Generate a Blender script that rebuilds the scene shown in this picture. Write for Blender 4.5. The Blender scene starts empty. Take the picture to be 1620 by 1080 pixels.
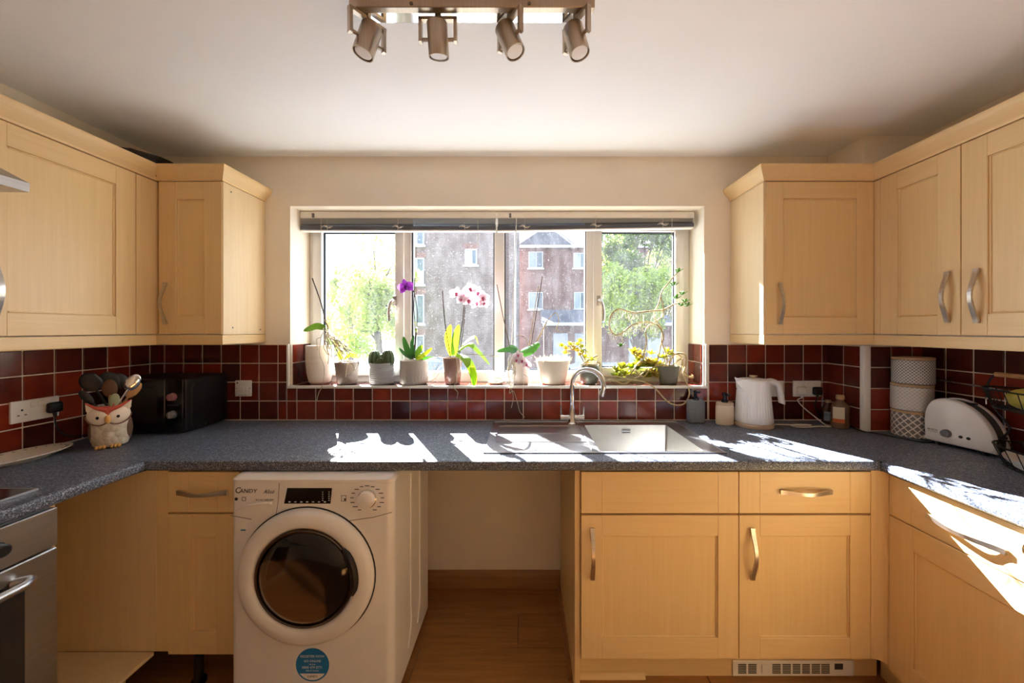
import bpy, bmesh, math, random
from mathutils import Vector, Matrix
random.seed(7)
PI = math.pi
# ------------------------------------------------------------------ camera geometry
F, CX, CY, H = 580.0, 832.0, 520.0, 1.405          # focal length (px), vanishing point, eye height
def Xp(px, s): return (px - CX) / s
def Zp(py, s): return H - (py - CY) / s
def P(px, py, y):
    s = F / y
    return Vector((Xp(px, s), y, Zp(py, s)))
scene = bpy.context.scene
C = scene.collection
cam_d = bpy.data.cameras.new('camera'); cam = bpy.data.objects.new('camera', cam_d); C.objects.link(cam)
cam.location = (0, 0, H); cam.rotation_euler = (PI / 2, 0, 0)
cam_d.sensor_width = 36.0; cam_d.lens = F / 1620 * 36.0
cam_d.shift_x = (810 - CX) / 1620; cam_d.shift_y = (CY - 540) / 1620
cam_d.clip_start = 0.05; cam_d.clip_end = 500
scene.camera = cam
# ------------------------------------------------------------------ world, sun, exposure
SUN_DIR = Vector((0.558, -1.0, -0.762)).normalized()
world = bpy.data.worlds.new('sky'); scene.world = world; world.use_nodes = True
wn = world.node_tree; wn.nodes.clear()
w_out = wn.nodes.new('ShaderNodeOutputWorld'); w_bg = wn.nodes.new('ShaderNodeBackground')
w_tc = wn.nodes.new('ShaderNodeTexCoord'); w_sep = wn.nodes.new('ShaderNodeSeparateXYZ')
w_rmp = wn.nodes.new('ShaderNodeValToRGB')
w_rmp.color_ramp.elements[0].position = 0.0; w_rmp.color_ramp.elements[0].color = (0.86, 0.93, 1.0, 1)
w_rmp.color_ramp.elements[1].position = 0.9; w_rmp.color_ramp.elements[1].color = (0.52, 0.70, 1.0, 1)
wn.links.new(w_tc.outputs['Generated'], w_sep.inputs[0]); wn.links.new(w_sep.outputs['Z'], w_rmp.inputs[0])
wn.links.new(w_rmp.outputs[0], w_bg.inputs[0]); w_bg.inputs[1].default_value = 0.75
wn.links.new(w_bg.outputs[0], w_out.inputs[0])
sun_d = bpy.data.lights.new('sun_offscreen', 'SUN'); sun_d.energy = 19.0; sun_d.angle = 0.009; sun_d.color = (0.97, 0.98, 1.0)
sun = bpy.data.objects.new('sun_offscreen', sun_d); C.objects.link(sun)
sun.rotation_euler = SUN_DIR.to_track_quat('-Z', 'Y').to_euler(); sun.location = (-10, 20, 15)
vs = scene.view_settings
vs.view_transform = 'Standard'; vs.look = 'None'; vs.exposure = 2.3; vs.gamma = 1.0; vs.use_curve_mapping = False
scene.cycles.use_denoising = True
scene.cycles.max_bounces = 14; scene.cycles.diffuse_bounces = 8; scene.cycles.transparent_max_bounces = 24
scene.cycles.sample_clamp_indirect = 20.0
scene.cycles.caustics_reflective = True; scene.cycles.caustics_refractive = False; scene.cycles.blur_glossy = 0.6

# ------------------------------------------------------------------ mesh helpers
class MB:
    def __init__(s, m=None): s.v = []; s.f = []; s.m = m or Matrix()
    def add(s, vs, fs, m=None):
        b = len(s.v); mm = s.m @ m if m is not None else s.m
        s.v += [mm @ Vector(p) for p in vs]; s.f += [tuple(b + i for i in q) for q in fs]; return s
    def box(s, x0, x1, y0, y1, z0, z1, bev=0.0, seg=1, m=None):
        if x1 < x0: x0, x1 = x1, x0
        if y1 < y0: y0, y1 = y1, y0
        if z1 < z0: z0, z1 = z1, z0
        if bev <= 0:
            v = [(x, y, z) for x in (x0, x1) for y in (y0, y1) for z in (z0, z1)]
            return s.add(v, [(0, 1, 3, 2), (4, 6, 7, 5), (0, 4, 5, 1), (2, 3, 7, 6), (0, 2, 6, 4), (1, 5, 7, 3)], m)
        bm = bmesh.new(); bmesh.ops.create_cube(bm, size=1.0)
        for v in bm.verts:
            v.co = Vector(((x0 + x1) / 2 + v.co.x * (x1 - x0), (y0 + y1) / 2 + v.co.y * (y1 - y0), (z0 + z1) / 2 + v.co.z * (z1 - z0)))
        bmesh.ops.bevel(bm, geom=bm.edges[:], offset=min(bev, .49 * min(x1 - x0, y1 - y0, z1 - z0)), segments=seg, affect='EDGES', profile=0.5)
        bm.verts.index_update()
        s.add([v.co.copy() for v in bm.verts], [tuple(v.index for v in f.verts) for f in bm.faces], m); bm.free(); return s
    def prism(s, poly, axis, a, b, m=None):
        n = len(poly)
        def pt(u, w, t): return {'x': (t, u, w), 'y': (u, t, w), 'z': (u, w, t)}[axis]
        v = [pt(u, w, a) for u, w in poly] + [pt(u, w, b) for u, w in poly]
        f = [(i, (i + 1) % n, n + (i + 1) % n, n + i) for i in range(n)] + [tuple(range(n - 1, -1, -1)), tuple(range(n, 2 * n))]
        return s.add(v, f, m)
    def tube(s, pts, r, n=8, m=None, cap=True):
        pts = [Vector(p) for p in pts]; k = len(pts)
        rs = r if isinstance(r, (list, tuple)) else [r] * k
        t0 = (pts[1] - pts[0]).normalized()
        up = Vector((0, 0, 1)) if abs(t0.z) < .9 else Vector((1, 0, 0))
        nx = t0.cross(up).normalized(); v = []; f = []
        for i in range(k):
            t = (pts[min(i + 1, k - 1)] - pts[max(i - 1, 0)])
            t = t.normalized() if t.length > 1e-9 else t0
            nx = (nx - t * nx.dot(t)); nx = nx.normalized() if nx.length > 1e-9 else t.orthogonal().normalized()
            ny = t.cross(nx)
            for j in range(n):
                a = 2 * PI * j / n; v.append(pts[i] + (nx * math.cos(a) + ny * math.sin(a)) * rs[i])
        for i in range(k - 1):
            for j in range(n):
                f.append((i * n + j, i * n + (j + 1) % n, (i + 1) * n + (j + 1) % n, (i + 1) * n + j))
        if cap: f.append(tuple(range(n - 1, -1, -1))); f.append(tuple((k - 1) * n + j for j in range(n)))
        return s.add(v, f, m)
    def lathe(s, prof, n=32, c=(0, 0, 0), m=None, sx=1.0, sy=1.0, wob=None):
        v = []; f = []; k = len(prof)
        for i, (r, z) in enumerate(prof):
            for j in range(n):
                a = 2 * PI * j / n; rr = r * (wob(a, i / (k - 1)) if wob else 1)
                v.append((c[0] + sx * rr * math.cos(a), c[1] + sy * rr * math.sin(a), c[2] + z))
        for i in range(k - 1):
            for j in range(n): f.append((i * n + j, i * n + (j + 1) % n, (i + 1) * n + (j + 1) % n, (i + 1) * n + j))
        if prof[0][0] > 1e-6: f.append(tuple(range(n - 1, -1, -1)))
        if prof[-1][0] > 1e-6: f.append(tuple((k - 1) * n + j for j in range(n)))
        return s.add(v, f, m)
    def ell(s, c, rx, ry, rz, n=16, k=10, m=None):
        prof = [(max(1e-5, math.sin(PI * i / k)), -math.cos(PI * i / k)) for i in range(k + 1)]
        M = Matrix.Translation(c) @ (m or Matrix()) @ Matrix.Diagonal((rx, ry, rz, 1))
        return s.lathe(prof, n, m=M)
    def strap(s, pts, wdir, w, th, m=None):
        pts = [Vector(p) for p in pts]; wd = Vector(wdir).normalized(); v = []; f = []; k = len(pts)
        ws = w if isinstance(w, (list, tuple)) else [w] * k
        for i in range(k):
            t = (pts[min(i + 1, k - 1)] - pts[max(i - 1, 0)]).normalized(); nn = t.cross(wd).normalized()
            for a, b in ((-1, -1), (1, -1), (1, 1), (-1, 1)): v.append(pts[i] + wd * (a * ws[i] / 2) + nn * (b * th / 2))
        for i in range(k - 1):
            for j in range(4): f.append((i * 4 + j, i * 4 + (j + 1) % 4, i * 4 + 4 + (j + 1) % 4, i * 4 + 4 + j))
        f.append((3, 2, 1, 0)); f.append(tuple((k - 1) * 4 + j for j in range(4)))
        return s.add(v, f, m)
    def ribbon(s, pts, ws, side, fold=0.15):
        pts = [Vector(p) for p in pts]; k = len(pts); sd0 = Vector(side).normalized(); v = []; f = []
        for i in range(k):
            t = (pts[min(i + 1, k - 1)] - pts[max(i - 1, 0)]).normalized()
            sd = (sd0 - t * sd0.dot(t)); sd = sd.normalized() if sd.length > 1e-6 else t.orthogonal().normalized()
            nn = sd.cross(t); w = ws[i] / 2
            v += [pts[i] - sd * w + nn * w * fold, pts[i], pts[i] + sd * w + nn * w * fold]
        for i in range(k - 1):
            for j in range(2): f.append((i * 3 + j, i * 3 + j + 1, i * 3 + 4 + j, i * 3 + 3 + j))
        return s.add(v, f)
    def mesh(s, name):
        me = bpy.data.meshes.new(name); me.from_pydata([tuple(p) for p in s.v], [], s.f); me.validate(); me.update(); return me

def wm(o):
    if o is None: return Matrix()
    return wm(o.parent) @ o.matrix_parent_inverse @ o.matrix_basis
def link(o, parent=None, world=True):
    C.objects.link(o)
    if parent is not None:
        o.parent = parent
        o.matrix_parent_inverse = wm(parent).inverted() if world else Matrix()
    return o
def obj(name, mb, mat, parent=None, world=True, smooth=True, angle=35):
    me = mb if isinstance(mb, bpy.types.Mesh) else mb.mesh(name)
    if not me.materials: me.materials.append(mat)
    if smooth and not isinstance(mb, bpy.types.Mesh):
        me.polygons.foreach_set('use_smooth', [True] * len(me.polygons)); me.set_sharp_from_angle(angle=math.radians(angle))
    bm = bmesh.new(); bm.from_mesh(me); bmesh.ops.recalc_face_normals(bm, faces=bm.faces[:]); bm.to_mesh(me); bm.free()
    return link(bpy.data.objects.new(name, me), parent, world)
def tag(o, label, cat, group=None):
    o['label'] = label; o['category'] = cat
    if group: o['group'] = group
    return o
def struct(o): o['kind'] = 'structure'; return o
def thing(name, label, cat, loc=(0, 0, 0), rz=0.0, group=None):
    o = bpy.data.objects.new(name, None); o.empty_display_size = .05; o.location = loc; o.rotation_euler = (0, 0, rz)
    C.objects.link(o); return tag(o, label, cat, group)
def cr(pts, n=6):
    pts = [Vector(p) for p in pts]; out = []
    for i in range(len(pts) - 1):
        p0, p1, p2, p3 = pts[max(i - 1, 0)], pts[i], pts[i + 1], pts[min(i + 2, len(pts) - 1)]
        for j in range(n):
            t = j / n
            out.append(.5 * ((2 * p1) + (p2 - p0) * t + (2 * p0 - 5 * p1 + 4 * p2 - p3) * t * t + (3 * p1 - p0 - 3 * p2 + p3) * t ** 3))
    return out + [pts[-1]]
def text(parent, body, size, M, mat, name='lettering', shear=0.0, sx=1.0, align='CENTER'):
    cu = bpy.data.curves.new(name, 'FONT'); cu.body = body; cu.size = size; cu.align_x = align; cu.align_y = 'CENTER'; cu.shear = shear
    cu.extrude = 0.0002
    tmp = bpy.data.objects.new('tmp', cu)
    me = bpy.data.meshes.new_from_object(tmp); bpy.data.objects.remove(tmp)
    me.transform(Matrix(M) @ Matrix.Diagonal((sx, 1, 1, 1))); me.materials.clear(); me.materials.append(mat)
    return link(bpy.data.objects.new(name, me), parent, True)
def face_cam(x, y, z):                      # text plane facing -Y at a world point
    return Matrix.Translation((x, y, z)) @ Matrix.Rotation(PI / 2, 4, 'X')

# ------------------------------------------------------------------ materials
def mat_new(name):
    m = bpy.data.materials.new(name); m.use_nodes = True; nt = m.node_tree
    return m, nt, nt.nodes['Principled BSDF']
def srgb(r, g, b):
    f = lambda c: (c / 255 / 12.92) if c / 255 <= .04045 else ((c / 255 + .055) / 1.055) ** 2.4
    return (f(r), f(g), f(b), 1)
def simple(name, col, rough=.5, metal=0.0, noise=0.0, scale=20, bump=0.0, spec=.5, trans=0.0, coat=0.0, stretch=None):
    m, nt, b = mat_new(name); b.inputs['Base Color'].default_value = col; b.inputs['Roughness'].default_value = rough
    b.inputs['Metallic'].default_value = metal; b.inputs['Specular IOR Level'].default_value = spec
    if trans: b.inputs['Transmission Weight'].default_value = trans
    if coat: b.inputs['Coat Weight'].default_value = coat; b.inputs['Coat Roughness'].default_value = .08
    tc = nt.nodes.new('ShaderNodeTexCoord'); mp = nt.nodes.new('ShaderNodeMapping'); nz = nt.nodes.new('ShaderNodeTexNoise')
    if stretch: mp.inputs['Scale'].default_value = stretch
    nt.links.new(tc.outputs['Object'], mp.inputs[0]); nt.links.new(mp.outputs[0], nz.inputs['Vector']); nz.inputs['Scale'].default_value = scale
    nz.inputs['Detail'].default_value = 4
    mx = nt.nodes.new('ShaderNodeMix'); mx.data_type = 'RGBA'; mx.blend_type = 'MULTIPLY'
    mx.inputs['A'].default_value = col
    rp = nt.nodes.new('ShaderNodeValToRGB'); lo = 1 - max(noise, .02)
    rp.color_ramp.elements[0].color = (lo, lo, lo, 1); rp.color_ramp.elements[0].position = .35; rp.color_ramp.elements[1].position = .65
    nt.links.new(nz.outputs['Fac'], rp.inputs[0]); nt.links.new(rp.outputs[0], mx.inputs['B']); mx.inputs['Factor'].default_value = 1
    nt.links.new(mx.outputs['Result'], b.inputs['Base Color'])
    if bump:
        bp = nt.nodes.new('ShaderNodeBump'); bp.inputs['Strength'].default_value = bump; bp.inputs['Distance'].default_value = .002
        nt.links.new(nz.outputs['Fac'], bp.inputs['Height']); nt.links.new(bp.outputs[0], b.inputs['Normal'])
    return m
def leafmat(name, col, tcol, t=.5, rough=.45):
    m = bpy.data.materials.new(name); m.use_nodes = True; nt = m.node_tree; b = nt.nodes['Principled BSDF']; out = nt.nodes['Material Output']
    b.inputs['Roughness'].default_value = rough
    oi = nt.nodes.new('ShaderNodeTexCoord'); nz = nt.nodes.new('ShaderNodeTexNoise'); nz.inputs['Scale'].default_value = 14
    nt.links.new(oi.outputs['Object'], nz.inputs['Vector'])
    mx = nt.nodes.new('ShaderNodeMix'); mx.data_type = 'RGBA'; mx.inputs['A'].default_value = col; mx.inputs['B'].default_value = tuple(min(1, c * 1.5) for c in col[:3]) + (1,)
    nt.links.new(nz.outputs['Fac'], mx.inputs['Factor']); nt.links.new(mx.outputs['Result'], b.inputs['Base Color'])
    tr = nt.nodes.new('ShaderNodeBsdfTranslucent'); tr.inputs[0].default_value = tcol
    ms = nt.nodes.new('ShaderNodeMixShader'); ms.inputs[0].default_value = t
    nt.links.new(b.outputs[0], ms.inputs[1]); nt.links.new(tr.outputs[0], ms.inputs[2]); nt.links.new(ms.outputs[0], out.inputs[0])
    return m
def wood(name, c1, c2, stretch=(22, 22, 1.2), rough=.38, c3=None):
    m, nt, b = mat_new(name); b.inputs['Roughness'].default_value = rough
    tc = nt.nodes.new('ShaderNodeTexCoord'); mp = nt.nodes.new('ShaderNodeMapping'); mp.inputs['Scale'].default_value = stretch
    oi = nt.nodes.new('ShaderNodeObjectInfo'); ad = nt.nodes.new('ShaderNodeVectorMath'); ad.operation = 'ADD'
    sc = nt.nodes.new('ShaderNodeVectorMath'); sc.operation = 'SCALE'; sc.inputs['Scale'].default_value = 7.0
    cmb = nt.nodes.new('ShaderNodeCombineXYZ')
    for k in ('X', 'Y', 'Z'): nt.links.new(oi.outputs['Random'], cmb.inputs[k])
    nt.links.new(cmb.outputs[0], sc.inputs[0]); nt.links.new(tc.outputs['Object'], mp.inputs[0])
    nt.links.new(mp.outputs[0], ad.inputs[0]); nt.links.new(sc.outputs[0], ad.inputs[1])
    nz = nt.nodes.new('ShaderNodeTexNoise'); nz.inputs['Scale'].default_value = 3.0; nz.inputs['Detail'].default_value = 7; nz.inputs['Roughness'].default_value = .65; nz.inputs['Distortion'].default_value = .3
    nt.links.new(ad.outputs[0], nz.inputs['Vector'])
    rp = nt.nodes.new('ShaderNodeValToRGB'); rp.color_ramp.elements[0].position = .3; rp.color_ramp.elements[1].position = .68
    rp.color_ramp.elements[0].color = c2; rp.color_ramp.elements[1].color = c1
    nt.links.new(nz.outputs['Fac'], rp.inputs[0]); nt.links.new(rp.outputs[0], b.inputs['Base Color'])
    bp = nt.nodes.new('ShaderNodeBump'); bp.inputs['Strength'].default_value = .05; bp.inputs['Distance'].default_value = .001
    nt.links.new(nz.outputs['Fac'], bp.inputs['Height']); nt.links.new(bp.outputs[0], b.inputs['Normal'])
    return m
M = {}
M['wall'] = simple('cream_wall_paint', srgb(240, 231, 214), .75, noise=.05, scale=3)
M['ceiling'] = simple('white_ceiling_paint', srgb(242, 245, 247), .8, noise=.02, scale=2)
M['white_paint'] = simple('white_gloss_trim', srgb(240, 238, 232), .35)
M['upvc'] = simple('white_upvc', srgb(238, 236, 232), .3)
M['gasket'] = simple('black_rubber', srgb(30, 34, 44), .6)
M['grout'] = simple('cream_grout', srgb(236, 222, 200), .85, noise=.12, scale=40)
WC1, WC2 = srgb(230, 201, 150), srgb(223, 192, 139)
M['wood'] = wood('pale_maple_upright_grain', WC1, WC2, (26, 26, 1.0))
M['wood_x'] = wood('pale_maple_cross_grain', WC1, WC2, (1.0, 26, 26))
M['wood_y'] = wood('pale_maple_lengthwise_grain', WC1, WC2, (26, 1.0, 26))
M['carcass'] = wood('pale_maple_carcass', srgb(230, 206, 164), srgb(222, 196, 152), (20, 20, 1.0), .45)
M['chipboard'] = simple('chipboard_core', srgb(190, 160, 115), .8, noise=.3, scale=220)
M['floor'] = wood('oak_laminate', srgb(176, 126, 74), srgb(140, 94, 52), (1.2, 18, 18), .32)
M['skirting'] = wood('oak_skirting', srgb(168, 122, 76), srgb(140, 96, 56), (1.0, 24, 24), .4)
M['steel'] = simple('brushed_steel', srgb(196, 196, 198), .3, 1.0, noise=.12, scale=3, stretch=(1, 60, 60))
M['steel_z'] = simple('brushed_steel_panel', srgb(190, 188, 186), .34, 1.0, noise=.1, scale=3, stretch=(60, 1, 60))
M['nickel'] = simple('brushed_nickel', srgb(206, 200, 192), .32, 1.0, noise=.15, scale=8, stretch=(1, 1, 20))
M['bronze'] = simple('antique_nickel', srgb(192, 178, 160), .34, 1.0, noise=.12, scale=6, stretch=(40, 1, 1))
M['chrome'] = simple('polished_chrome', srgb(225, 226, 228), .07, 1.0)
M['white_app'] = simple('white_appliance_enamel', srgb(236, 234, 233), .28, coat=.3)
M['white_plastic'] = simple('white_plastic', srgb(236, 234, 230), .4)
M['black_plastic'] = simple('black_plastic', srgb(24, 24, 26), .4)
M['black_gloss'] = simple('black_gloss', srgb(10, 11, 14), .14)
M['grey_plastic'] = simple('grey_plastic', srgb(110, 110, 112), .45)
M['print'] = simple('grey_print', srgb(60, 56, 60), .6)
M['print_light'] = simple('pale_print', srgb(225, 232, 240), .6)
M['blue_sticker'] = simple('blue_sticker', srgb(22, 120, 190), .4)
M['pipe_white'] = simple('cable_white', srgb(225, 220, 210), .5)
# red glazed tile, every tile its own shade
def tile_mat():
    m, nt, b = mat_new('red_glazed_tile'); oi = nt.nodes.new('ShaderNodeObjectInfo'); rp = nt.nodes.new('ShaderNodeValToRGB')
    cols = [(0.0, srgb(72, 28, 24)), (.3, srgb(97, 35, 24)), (.6, srgb(118, 41, 25)), (.85, srgb(137, 47, 27)), (1.0, srgb(154, 55, 31))]
    el = rp.color_ramp.elements; el[0].position, el[0].color = cols[0]; el[1].position, el[1].color = cols[-1]
    for p, c in cols[1:-1]: e = el.new(p); e.color = c
    nt.links.new(oi.outputs['Random'], rp.inputs[0])
    tc = nt.nodes.new('ShaderNodeTexCoord'); ad = nt.nodes.new('ShaderNodeVectorMath'); ad.operation = 'ADD'
    nt.links.new(tc.outputs['Object'], ad.inputs[0])
    cmb = nt.nodes.new('ShaderNodeCombineXYZ'); ml = nt.nodes.new('ShaderNodeMath'); ml.operation = 'MULTIPLY'; ml.inputs[1].default_value = 37
    nt.links.new(oi.outputs['Random'], ml.inputs[0]); nt.links.new(ml.outputs[0], cmb.inputs[0]); nt.links.new(ml.outputs[0], cmb.inputs[2]); nt.links.new(cmb.outputs[0], ad.inputs[1])
    nz = nt.nodes.new('ShaderNodeTexNoise'); nz.inputs['Scale'].default_value = 18; nz.inputs['Detail'].default_value = 3; nt.links.new(ad.outputs[0], nz.inputs['Vector'])
    mx = nt.nodes.new('ShaderNodeMix'); mx.data_type = 'RGBA'; mx.blend_type = 'MULTIPLY'; mx.inputs['Factor'].default_value = .75
    rp2 = nt.nodes.new('ShaderNodeValToRGB'); rp2.color_ramp.elements[0].color = (.55, .5, .5, 1); rp2.color_ramp.elements[0].position = .3; rp2.color_ramp.elements[1].position = .7
    nt.links.new(nz.outputs['Fac'], rp2.inputs[0]); nt.links.new(rp.outputs[0], mx.inputs['A']); nt.links.new(rp2.outputs[0], mx.inputs['B'])
    nt.links.new(mx.outputs['Result'], b.inputs['Base Color']); b.inputs['Roughness'].default_value = .16
    n2 = nt.nodes.new('ShaderNodeTexNoise'); n2.inputs['Scale'].default_value = 26; n2.inputs['Detail'].default_value = 1; nt.links.new(ad.outputs[0], n2.inputs['Vector'])
    bp = nt.nodes.new('ShaderNodeBump'); bp.inputs['Strength'].default_value = .16; bp.inputs['Distance'].default_value = .003
    nt.links.new(n2.outputs['Fac'], bp.inputs['Height']); nt.links.new(bp.outputs[0], b.inputs['Normal'])
    return m
M['tile'] = tile_mat()
def worktop_mat():
    m, nt, b = mat_new('speckled_blue_grey_laminate'); tc = nt.nodes.new('ShaderNodeTexCoord')
    vo = nt.nodes.new('ShaderNodeTexVoronoi'); vo.inputs['Scale'].default_value = 330; nt.links.new(tc.outputs['Object'], vo.inputs['Vector'])
    nz = nt.nodes.new('ShaderNodeTexNoise'); nz.inputs['Scale'].default_value = 210; nz.inputs['Detail'].default_value = 3; nt.links.new(tc.outputs['Object'], nz.inputs['Vector'])
    rp = nt.nodes.new('ShaderNodeValToRGB'); el = rp.color_ramp.elements
    el[0].position = .30; el[0].color = srgb(38, 41, 50); el[1].position = .74; el[1].color = srgb(176, 180, 190)
    e = el.new(.45); e.color = srgb(70, 78, 94); e = el.new(.6); e.color = srgb(106, 114, 130)
    mx = nt.nodes.new('ShaderNodeMix'); mx.data_type = 'FLOAT'; mx.inputs['Factor'].default_value = .35
    sp = nt.nodes.new('ShaderNodeSeparateColor'); nt.links.new(vo.outputs['Color'], sp.inputs[0])
    nt.links.new(nz.outputs['Fac'], mx.inputs['A']); nt.links.new(sp.outputs[0], mx.inputs['B'])
    nt.links.new(mx.outputs['Result'], rp.inputs[0]); nt.links.new(rp.outputs[0], b.inputs['Base Color'])
    b.inputs['Roughness'].default_value = .42; b.inputs['Specular IOR Level'].default_value = .6
    return m
M['worktop'] = worktop_mat()
def glass_mat():
    m = bpy.data.materials.new('dusty_window_glass'); m.use_nodes = True; nt = m.node_tree; nt.nodes.clear()
    out = nt.nodes.new('ShaderNodeOutputMaterial'); tp = nt.nodes.new('ShaderNodeBsdfTransparent'); tp.inputs[0].default_value = (.95, .96, .96, 1)
    gl = nt.nodes.new('ShaderNodeBsdfGlossy'); gl.inputs['Roughness'].default_value = .02
    rf = nt.nodes.new('ShaderNodeBsdfTranslucent'); rf.inputs[0].default_value = (.9, .93, 1.0, 1)
    fr = nt.nodes.new('ShaderNodeFresnel'); fr.inputs[0].default_value = 1.2
    tc = nt.nodes.new('ShaderNodeTexCoord'); mp = nt.nodes.new('ShaderNodeMapping'); mp.inputs['Scale'].default_value = (10, 10, 4)
    nz = nt.nodes.new('ShaderNodeTexNoise'); nz.inputs['Scale'].default_value = 2; nz.inputs['Detail'].default_value = 6
    nt.links.new(tc.outputs['Object'], mp.inputs[0]); nt.links.new(mp.outputs[0], nz.inputs['Vector'])
    vo = nt.nodes.new('ShaderNodeTexNoise'); vo.inputs['Scale'].default_value = 160; vo.inputs['Detail'].default_value = 1; nt.links.new(tc.outputs['Object'], vo.inputs['Vector'])
    r1 = nt.nodes.new('ShaderNodeMapRange'); r1.inputs['From Min'].default_value = .35; r1.inputs['From Max'].default_value = .75; r1.inputs['To Min'].default_value = .006; r1.inputs['To Max'].default_value = .022
    nt.links.new(nz.outputs['Fac'], r1.inputs[0])
    r2 = nt.nodes.new('ShaderNodeMapRange'); r2.inputs['From Min'].default_value = .66; r2.inputs['From Max'].default_value = .74; r2.inputs['To Min'].default_value = 0; r2.inputs['To Max'].default_value = .05
    nt.links.new(vo.outputs['Fac'], r2.inputs[0])
    ad = nt.nodes.new('ShaderNodeMath'); nt.links.new(r1.outputs[0], ad.inputs[0]); nt.links.new(r2.outputs[0], ad.inputs[1])
    m1 = nt.nodes.new('ShaderNodeMixShader'); m2 = nt.nodes.new('ShaderNodeMixShader')
    nt.links.new(ad.outputs[0], m1.inputs[0]); nt.links.new(tp.outputs[0], m1.inputs[1]); nt.links.new(rf.outputs[0], m1.inputs[2])
    nt.links.new(fr.outputs[0], m2.inputs[0]); nt.links.new(m1.outputs[0], m2.inputs[1]); nt.links.new(gl.outputs[0], m2.inputs[2]); nt.links.new(m2.outputs[0], out.inputs[0])
    return m
M['glass'] = glass_mat()
def tint_mat(name, col, ior=1.45, rough=.03):
    m = bpy.data.materials.new(name); m.use_nodes = True; nt = m.node_tree; nt.nodes.clear()
    out = nt.nodes.new('ShaderNodeOutputMaterial'); tp = nt.nodes.new('ShaderNodeBsdfTransparent'); tp.inputs[0].default_value = col
    gl = nt.nodes.new('ShaderNodeBsdfGlossy'); gl.inputs['Roughness'].default_value = rough; fr = nt.nodes.new('ShaderNodeFresnel'); fr.inputs[0].default_value = ior
    ms = nt.nodes.new('ShaderNodeMixShader'); nt.links.new(fr.outputs[0], ms.inputs[0]); nt.links.new(tp.outputs[0], ms.inputs[1]); nt.links.new(gl.outputs[0], ms.inputs[2]); nt.links.new(ms.outputs[0], out.inputs[0])
    return m
def brick_mat(name, c1, c2, mortar, scale=1.0):
    m, nt, b = mat_new(name); tc = nt.nodes.new('ShaderNodeTexCoord'); mp = nt.nodes.new('ShaderNodeMapping'); mp.inputs['Rotation'].default_value = (PI / 2, 0, 0)
    bk = nt.nodes.new('ShaderNodeTexBrick'); bk.inputs['Scale'].default_value = scale; bk.inputs['Color1'].default_value = c1; bk.inputs['Color2'].default_value = c2; bk.inputs['Mortar'].default_value = mortar
    bk.inputs['Brick Width'].default_value = .225; bk.inputs['Row Height'].default_value = .075; bk.inputs['Mortar Size'].default_value = .008
    nt.links.new(tc.outputs['Object'], mp.inputs[0]); nt.links.new(mp.outputs[0], bk.inputs['Vector']); nt.links.new(bk.outputs['Color'], b.inputs['Base Color']); b.inputs['Roughness'].default_value = .85
    return m
M['brick'] = brick_mat('red_brick', srgb(122, 80, 72), srgb(104, 68, 64), srgb(132, 120, 112))
M['brick_far'] = brick_mat('grey_brown_brick', srgb(116, 96, 92), srgb(100, 84, 82), srgb(126, 118, 114))
M['asphalt'] = simple('grey_tarmac', srgb(120, 120, 122), .9, noise=.2, scale=3)
M['grass'] = simple('lawn', srgb(120, 140, 70), .9, noise=.3, scale=6)
M['slate'] = simple('roof_slate', srgb(96, 98, 110), .7, noise=.2, scale=4)

# ------------------------------------------------------------------ key dimensions
YB = F / 290            # back wall
XL, XR = -2.007, 1.93   # side walls
XPL, YPL = 1.648, F / 324.6   # pipe boxing: side plane and front plane
ZC = 2.345
YW = F / 266            # window plane (inside face of the frame)
WX0, WX1, WZ0, WZ1 = -1.286, .972, 1.095, 2.074
YR = -1.0               # rear wall of the room
ZT, ZTB = .907, .869    # worktop top / underside
YF = F / 420            # worktop front edge
YD = F / 415            # base door face
XLF, XRF = -1.433, 1.336   # worktop edges of the side runs
TZ = 1.320              # top of the tiling
# ------------------------------------------------------------------ room shell
fl = MB(); fl.box(XL - .2, XR + .2, YR, YB + .3, -.12, -.012)
floor = struct(obj('floor', fl, M['skirting'], smooth=False))
pw, gap = .192, .0015
yy = YB; r = 0
while yy > YR + .2:
    x = XL - (r * .43) % 1.2
    while x < XR:
        a, b2 = max(x, XL), min(x + 1.2, XR)
        if b2 - a > .02:
            mb = MB(); mb.box(a + gap, b2 - gap, yy - pw + gap, yy - gap, -.012, 0.0, .0012)
            obj('plank', mb, M['floor'], floor)
        x += 1.2
    yy -= pw; r += 1
ce = MB(); ce.box(XL - .2, XR + .2, YR, YB + .3, ZC, ZC + .12); struct(obj('ceiling', ce, M['ceiling'], smooth=False))
wb = MB(); wb.box(XL - .2, WX0, YB, YB + .3, -.12, ZC); wb.box(WX1, XR + .2, YB, YB + .3, -.12, ZC)
wb.box(WX0, WX1, YB, YB + .3, -.12, WZ0 - .012); wb.box(WX0, WX1, YB, YB + .3, WZ1, ZC)
wall_back = struct(obj('wall_back', wb, M['wall'], smooth=False))
wl = MB(); wl.box(XL - .2, XL, YR, YB, -.12, ZC); wall_left = struct(obj('wall_left', wl, M['wall'], smooth=False))
wr = MB(); wr.box(XR, XR + .2, YR, YB, -.12, ZC); wall_right = struct(obj('wall_right', wr, M['wall'], smooth=False))
bx = MB(); bx.box(XPL, XR, YPL, YB, 0, ZC); wall_boxing = struct(obj('wall_pipe_boxing', bx, M['wall'], smooth=False))
# far end of the room behind the viewer: a plain closed wall
wf = MB(); wf.box(XL - .2, XR + .2, YR - .2, YR, -.12, ZC + .12)
struct(obj('wall_front', wf, M['wall'], smooth=False))
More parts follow.
